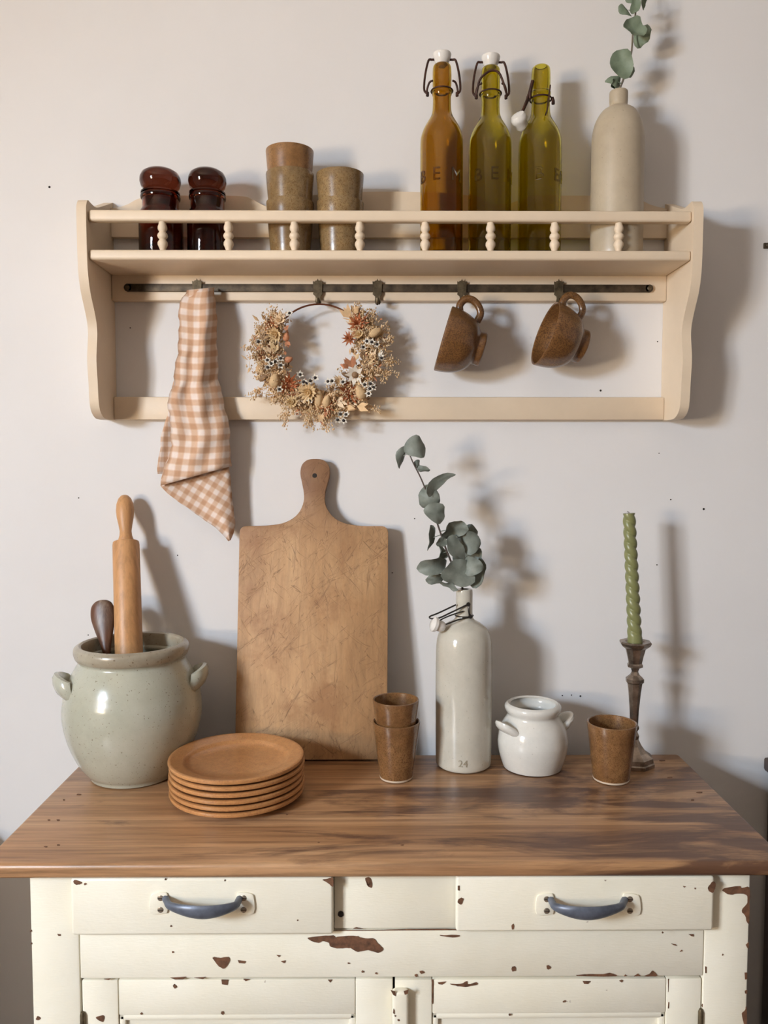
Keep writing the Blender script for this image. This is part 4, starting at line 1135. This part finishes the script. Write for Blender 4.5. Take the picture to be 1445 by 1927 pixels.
# chopping board leaning on the wall
yb0 = ptz(585, 1433, TZ).y
BT = 0.017
ztop = None
def board_pt(px, py):
    """point on the leaning front face: through the bottom front edge and the top near the wall"""
    n = Vector((0, -1, 0))
    return None
p_bot = Vector((0, yb0, ZT + .0025)); ytop = -BT - .0015
ztopb = pt(592, 864, ytop).z
dirb = Vector((0, ytop - p_bot.y, ztopb - p_bot.z)).normalized(); nb = Vector((0, -dirb.z, dirb.y))
def on_board(px, py):
    d = ray(px, py); t = (p_bot - CAM).dot(nb) / d.dot(nb); q = CAM + d * t
    return (q.x, (q - p_bot).dot(dirb))
arc = lambda cx_, cy_, a0_, a1_: [(cx_ + 12 * math.cos(R(a0_ + (a1_ - a0_) * k / 6)), cy_ - 12 * math.sin(R(a0_ + (a1_ - a0_) * k / 6))) for k in range(7)]
neck = sm2([(490, 989.5), (506, 988.5), (530, 985), (550, 976), (564, 962), (571, 944), (571.5, 928), (568, 908), (565, 892), (567, 877), (574, 868), (584, 864), (602, 864), (612, 868), (619, 878), (620, 893), (616, 910), (611.5, 928), (611.5, 946), (618, 962), (631, 976), (650, 985), (673, 989), (690, 990)], 3)
ol = [(441.5, 1433), (446, 1215)] + arc(462.5, 1002, 180, 90) + neck + arc(718.5, 1002, 90, 0) + [(729.5, 1215), (728, 1433)]
ol2 = [on_board(a, b_) for a, b_ in ol]
ol2[0] = (ol2[0][0], 0.0); ol2[-1] = (ol2[-1][0], 0.0)
eb = empty('chopping_board', (0.0, yb0, ZT), 'worn wooden chopping board with paddle handle leaning on the wall', 'chopping board')
fb = lambda u, v, w: p_bot + Vector((u, 0, 0)) + dirb * v - nb * (w)
MB().prism(ol2, fb, BT, .0013, 2).build('board', M['board'], eb)
hx, hv = on_board(592, 895)
mh = axis_matrix(fb(hx, hv, .002), fb(hx, hv, -.0003))
MB().lathe([(.0042, 0), (.0042, .0023)], 20, mh).build('hanging_hole', M['dark'], eb)

# plates
px_c = 444
zp = ZT; yp = None
ytop_pl = -0.226
xp = pt(px_c, 1440, ytop_pl).x + .002
rp = (pt(570, 1441, ytop_pl).x - pt(318, 1441, ytop_pl).x) / 2
names = ['lowest', 'fifth', 'fourth', 'third', 'second', 'topmost']
for i in range(6):
    z = ZT + i * 0.0098
    lab = {0: 'terracotta plate at the bottom of the stack resting on the wooden top', 5: 'terracotta plate on top of the stack, its whole face showing'}.get(i, 'terracotta plate %s from the top of the stack' % names[i])
    prp = [(rp * .62, 0), (rp * .64, .0), (rp * .66, .0015), (rp * .80, .0045), (rp * .955, .0088), (rp * .990, .0098), (rp, .0125), (rp * .995, .0150), (rp * .975, .0160), (rp * .945, .0152), (rp * .80, .0118), (rp * .765, .0108), (rp * .735, .0082), (rp * .70, .0062), (rp * .45, .0054), (.0005, .0054)]
    tag(MB().lathe(prp, 72, Matrix.Translation((xp + .0008 * math.sin(i * 2.1), ytop_pl + .0006 * math.cos(i * 1.7), z))).build('plate', M['plate']), lab, 'plate', 'terracotta plates stacked on the cupboard')

# cups on the top
yq = ptz(745, 1475, TZ).y + .0255
xq = pt(745.5, 1420, yq).x
g2 = 'stoneware cups on the cupboard top'
tumbler(xq, yq, ZT, 'lower brown cup of the two cup stack beside the chopping board', 'cupbrown', .0392, .0262, .0960, g2, True)
tumbler(xq - .0008, yq, ZT + .0365, 'upper brown cup sitting inside another beside the chopping board', 'cupbrown', .0382, .0262, .0960, g2)
yq = ptz(1149, 1479, TZ).y + .0275
xq = pt(1150.5, 1420, yq).x
tumbler(xq, yq, ZT, 'single brown cup standing alone before the candlestick', 'cupbrown', .0402, .0285, .0960, g2, True)

# tall grey stoneware bottle
YB_ = -0.100
rows = [(14, 1109), (15.5, 1112), (15.5, 1140), (16, 1158), (20, 1165), (31, 1171), (43, 1181), (50, 1196), (52.5, 1215), (53, 1240), (53, 1300), (52.5, 1370), (52, 1415), (51, 1428), (49, 1432)]
e2, x2b, ob = stone_bottle(872.5, YB_, ZT, rows, 'greyware', 'pale grey glazed stoneware bottle with open swing stopper holding dried eucalyptus')
rb = max(r for r, z in ob)
mb = MB(); wrapped_text(mb, '24', 0.0165, 0.0005, x2b, YB_, rb - .0002, pt(872, 1444, YB_ - rb).z, R(-97)); mb.build('impressed_number', M['crockrim'], e2)
w = MB(); P = lambda a, b_, d=0.0: pt(a, b_, YB_ - d)
nz = P(872, 1158).z; nr = .0152
ring = [Vector((x2b + math.cos(a) * nr, YB_ + math.sin(a) * nr, nz)) for a in [i * 2 * math.pi / 28 for i in range(28)]]
w.tube(ring, .0012, 6, True)
wire(w, [P(883, 1136, .014), P(850, 1152, .022), P(826, 1163, .026), P(811, 1164, .026), P(809, 1160, .022), P(824, 1154, .018), P(858, 1138, .010)], .0014)
wire(w, [P(884, 1161, .013), P(860, 1167, .022), P(838, 1175, .026), P(826, 1174, .026)], .0014)
wire(w, [P(883, 1136, .014), P(882, 1148, .015), P(884, 1161, .013)], .0014)
wire(w, [P(872, 1150, .016), P(848, 1158, .022), P(832, 1165, .024), P(822, 1172, .024)], .0012)
for a, b_ in ((881, 1137), (885, 1160)):
    w.lathe([(.0034, -.003), (.0034, .003)], 12, Matrix.Translation(P(a, b_, .014)) @ Matrix.Rotation(R(90), 4, 'X'))
w.build('wire_bail', M['steel'], e2)
c = P(824, 1177, .026)
m = Matrix.Translation(c) @ Matrix.Rotation(R(-70), 4, 'Y') @ Matrix.Rotation(R(15), 4, 'X')
MB().lathe([(.001, -.012), (.007, -.0115), (.0095, -.007), (.0095, .001), (.0125, .004), (.0125, .009), (.008, .012), (.001, .0125)], 20, m).build('porcelain_stopper', M['porcelain'], e2)

sprig('eucalyptus_sprig', 'dried grey green eucalyptus sprig standing in the tall grey bottle', YB_,
      [(873, 1300, 0), (873, 1150, 0), (870, 1106, 0), (855, 1072, -.004), (838, 1030, -.008), (828, 1000, -.010), (816, 965, -.012), (806, 935, -.014), (792, 900, -.016), (776, 868, -.018), (766, 842, -.018)],
      [(784, 842, 19, 22, -20, 15, 0, -.026), (755, 860, 8, 21, 18, 35, 0, -.016), (787, 874, 5, 9, 0, 40, 0, -.014), (797, 885, 13, 5, 6, 0, 40, -.020), (821, 908, 10, 33, 48, 30, 0, -.022), (805, 938, 22, 20, 15, -15, 10, -.022), (820, 966, 20, 19, 0, 20, -10, -.026),
       (811, 1013, 6, 24, 10, 55, 0, -.006), (853, 995, 27, 15, -14, 10, 30, -.016), (831, 1020, 10, 10, 10, 20, 20, -.024), (877, 1020, 21, 24, -25, -30, 0, -.006), (858, 1034, 14, 27, -28, 35, 0, -.020), (830, 1042, 8, 15, 8, 50, 0, .004), (816, 1065, 28, 17, -6, 15, 10, -.022), (820, 1091, 18, 10, -14, 0, 30, -.012),
       (862, 1080, 30, 27, 25, 12, 10, -.026), (888, 1066, 19, 17, 0, -25, 0, -.030), (906, 1082, 11, 27, 14, -50, 0, -.012), (842, 1101, 20, 5, 22, 0, 45, -.018), (881, 1003, 15, 15, 30, -30, 20, .006), (890, 1040, 14, 20, -30, -40, 0, .010), (868, 1055, 18, 16, 0, 20, 20, .012)],
      'euca', 'stem', (x2b, YB_, ZT + .02))

# small white pot
YP = -0.108
xw = pt(1002, 1390, YP).x
ew = empty('stoneware_pot', (xw, YP, ZT), 'small off white glazed stoneware pot with two lug handles', 'pot')
rows = [(49, 1323), (52, 1326), (52.5, 1331), (50, 1337), (47, 1342), (49, 1348), (56, 1358), (62, 1370), (65, 1385), (65.5, 1396), (63, 1412), (58.5, 1428), (55, 1438), (54, 1441)]
pr = stand(prof_px(1002, YP, rows), ZT); pr = sm2(list(reversed(pr)), 3)
pr = [(pr[0][0] - .003, ZT)] + [(r, max(z, ZT + .001)) for r, z in pr]
inn = [(max(.004, r - .0055), z) for r, z in reversed(pr[3:-1])]
inn[0] = (inn[0][0] - .002, inn[0][1])
MB().lathe(pr + [(pr[-1][0] - .0025, pr[-1][1] + .0012)] + inn + [(.001, ZT + .008)], 56, Matrix.Translation((xw, YP, 0))).build('pot_body', M['whiteware'], ew)
for s, a0 in ((-1, R(208)), (1, R(12))):
    d = Vector((math.cos(a0), math.sin(a0), 0)); n = Vector((-d.y, d.x, 0)); zc_ = pt(1002, 1364, YP).z
    vs = []; fs = []; sg = 10
    hp = [Vector((xw, YP, zc_)) + n * math.cos(math.pi * t / 10) * .0185 + d * (.046 + .019 * math.sin(math.pi * t / 10)) + Vector((0, 0, .011 * math.sin(math.pi * t / 10) - .004)) for t in range(11)]
    for i, p in enumerate(hp):
        t = (hp[min(i + 1, 10)] - hp[max(i - 1, 0)]).normalized(); o_ = t.cross(Vector((0, 0, 1))).normalized()
        for k in range(sg):
            a = 2 * math.pi * k / sg; vs.append(p + Vector((0, 0, 1)) * math.sin(a) * .011 + o_ * math.cos(a) * .0068 + d * math.sin(a) * .006)
    for i in range(10):
        for k in range(sg):
            k2 = (k + 1) % sg; fs.append((i * sg + k, i * sg + k2, (i + 1) * sg + k2, (i + 1) * sg + k))
    fs += [tuple(reversed(range(sg))), tuple(10 * sg + k for k in range(sg))]
    MB().add(vs, fs).build('lug_handle', M['whiteware'], ew)

# candlestick and candle
YK = -0.100
xk = pt(1193, 1350, YK).x
rows = [(29, 1213), (30, 1216), (27, 1221), (19, 1227), (15.5, 1240), (12.5, 1254), (14.5, 1257), (14.5, 1261), (8, 1264), (6, 1270), (9, 1276), (17, 1283), (17, 1289), (14, 1292), (11.5, 1310), (8.5, 1345), (7.5, 1370), (9.5, 1373), (9.5, 1377), (6.5, 1382), (10, 1390), (9, 1396), (15, 1408), (24, 1420), (36, 1428), (37, 1436), (39, 1438), (39, 1444)]
pr = stand(prof_px(1193, YK, rows), ZT); pr = list(reversed(pr)); zk = pr[-1][1]
pr += [(.0185, zk - .0006), (.0125, zk - .004), (.0125, zk - .014), (.001, zk - .015)]
tag(MB().lathe(pr, 8, Matrix.Translation((xk, YK, 0)), rot=R(14)).build('candlestick', M['silver'], smooth=False), 'tarnished silver octagonal candlestick holding the twisted candle', 'candlestick')
kt = pt(1183.5, 966, YK)
cb = Vector((xk, YK, zk - .0139)); m = axis_matrix(cb, kt); LC = (kt - cb).length
ek = empty('candle', cb, 'olive green twisted taper candle in the tarnished candlestick', 'candle')
vs = []; fs = []; sg = 40; nn = 200
for i in range(nn + 1):
    t = i / nn; z = LC * t
    tw = 1.0 if t > .105 else 0.0
    if .085 < t <= .125: tw = (t - .085) / .04
    if t > .97: tw = 1.0
    r0 = .0122 - .0018 * t
    for k in range(sg):
        a = 2 * math.pi * k / sg
        ph = 2 * a + 2 * math.pi * z / .0190
        r = r0 * (1.03 - tw * .30 * (1 - abs(math.sin(ph / 2)) ** .7))
        vs.append(m @ Vector((r * math.cos(a), r * math.sin(a), z)))
for i in range(nn):
    for k in range(sg):
        k2 = (k + 1) % sg; fs.append((i * sg + k, i * sg + k2, (i + 1) * sg + k2, (i + 1) * sg + k))
fs += [tuple(reversed(range(sg))), tuple(nn * sg + k for k in range(sg))]
MB().add(vs, fs).build('candle_body', M['candle'], ek, True, 70)
MB().tube([m @ Vector((0, 0, LC - .001)), m @ Vector((0, 0, LC + .002)), m @ Vector((-.003, 0, LC + .003))], .0006, 6).build('wick', M['wick'], ek)
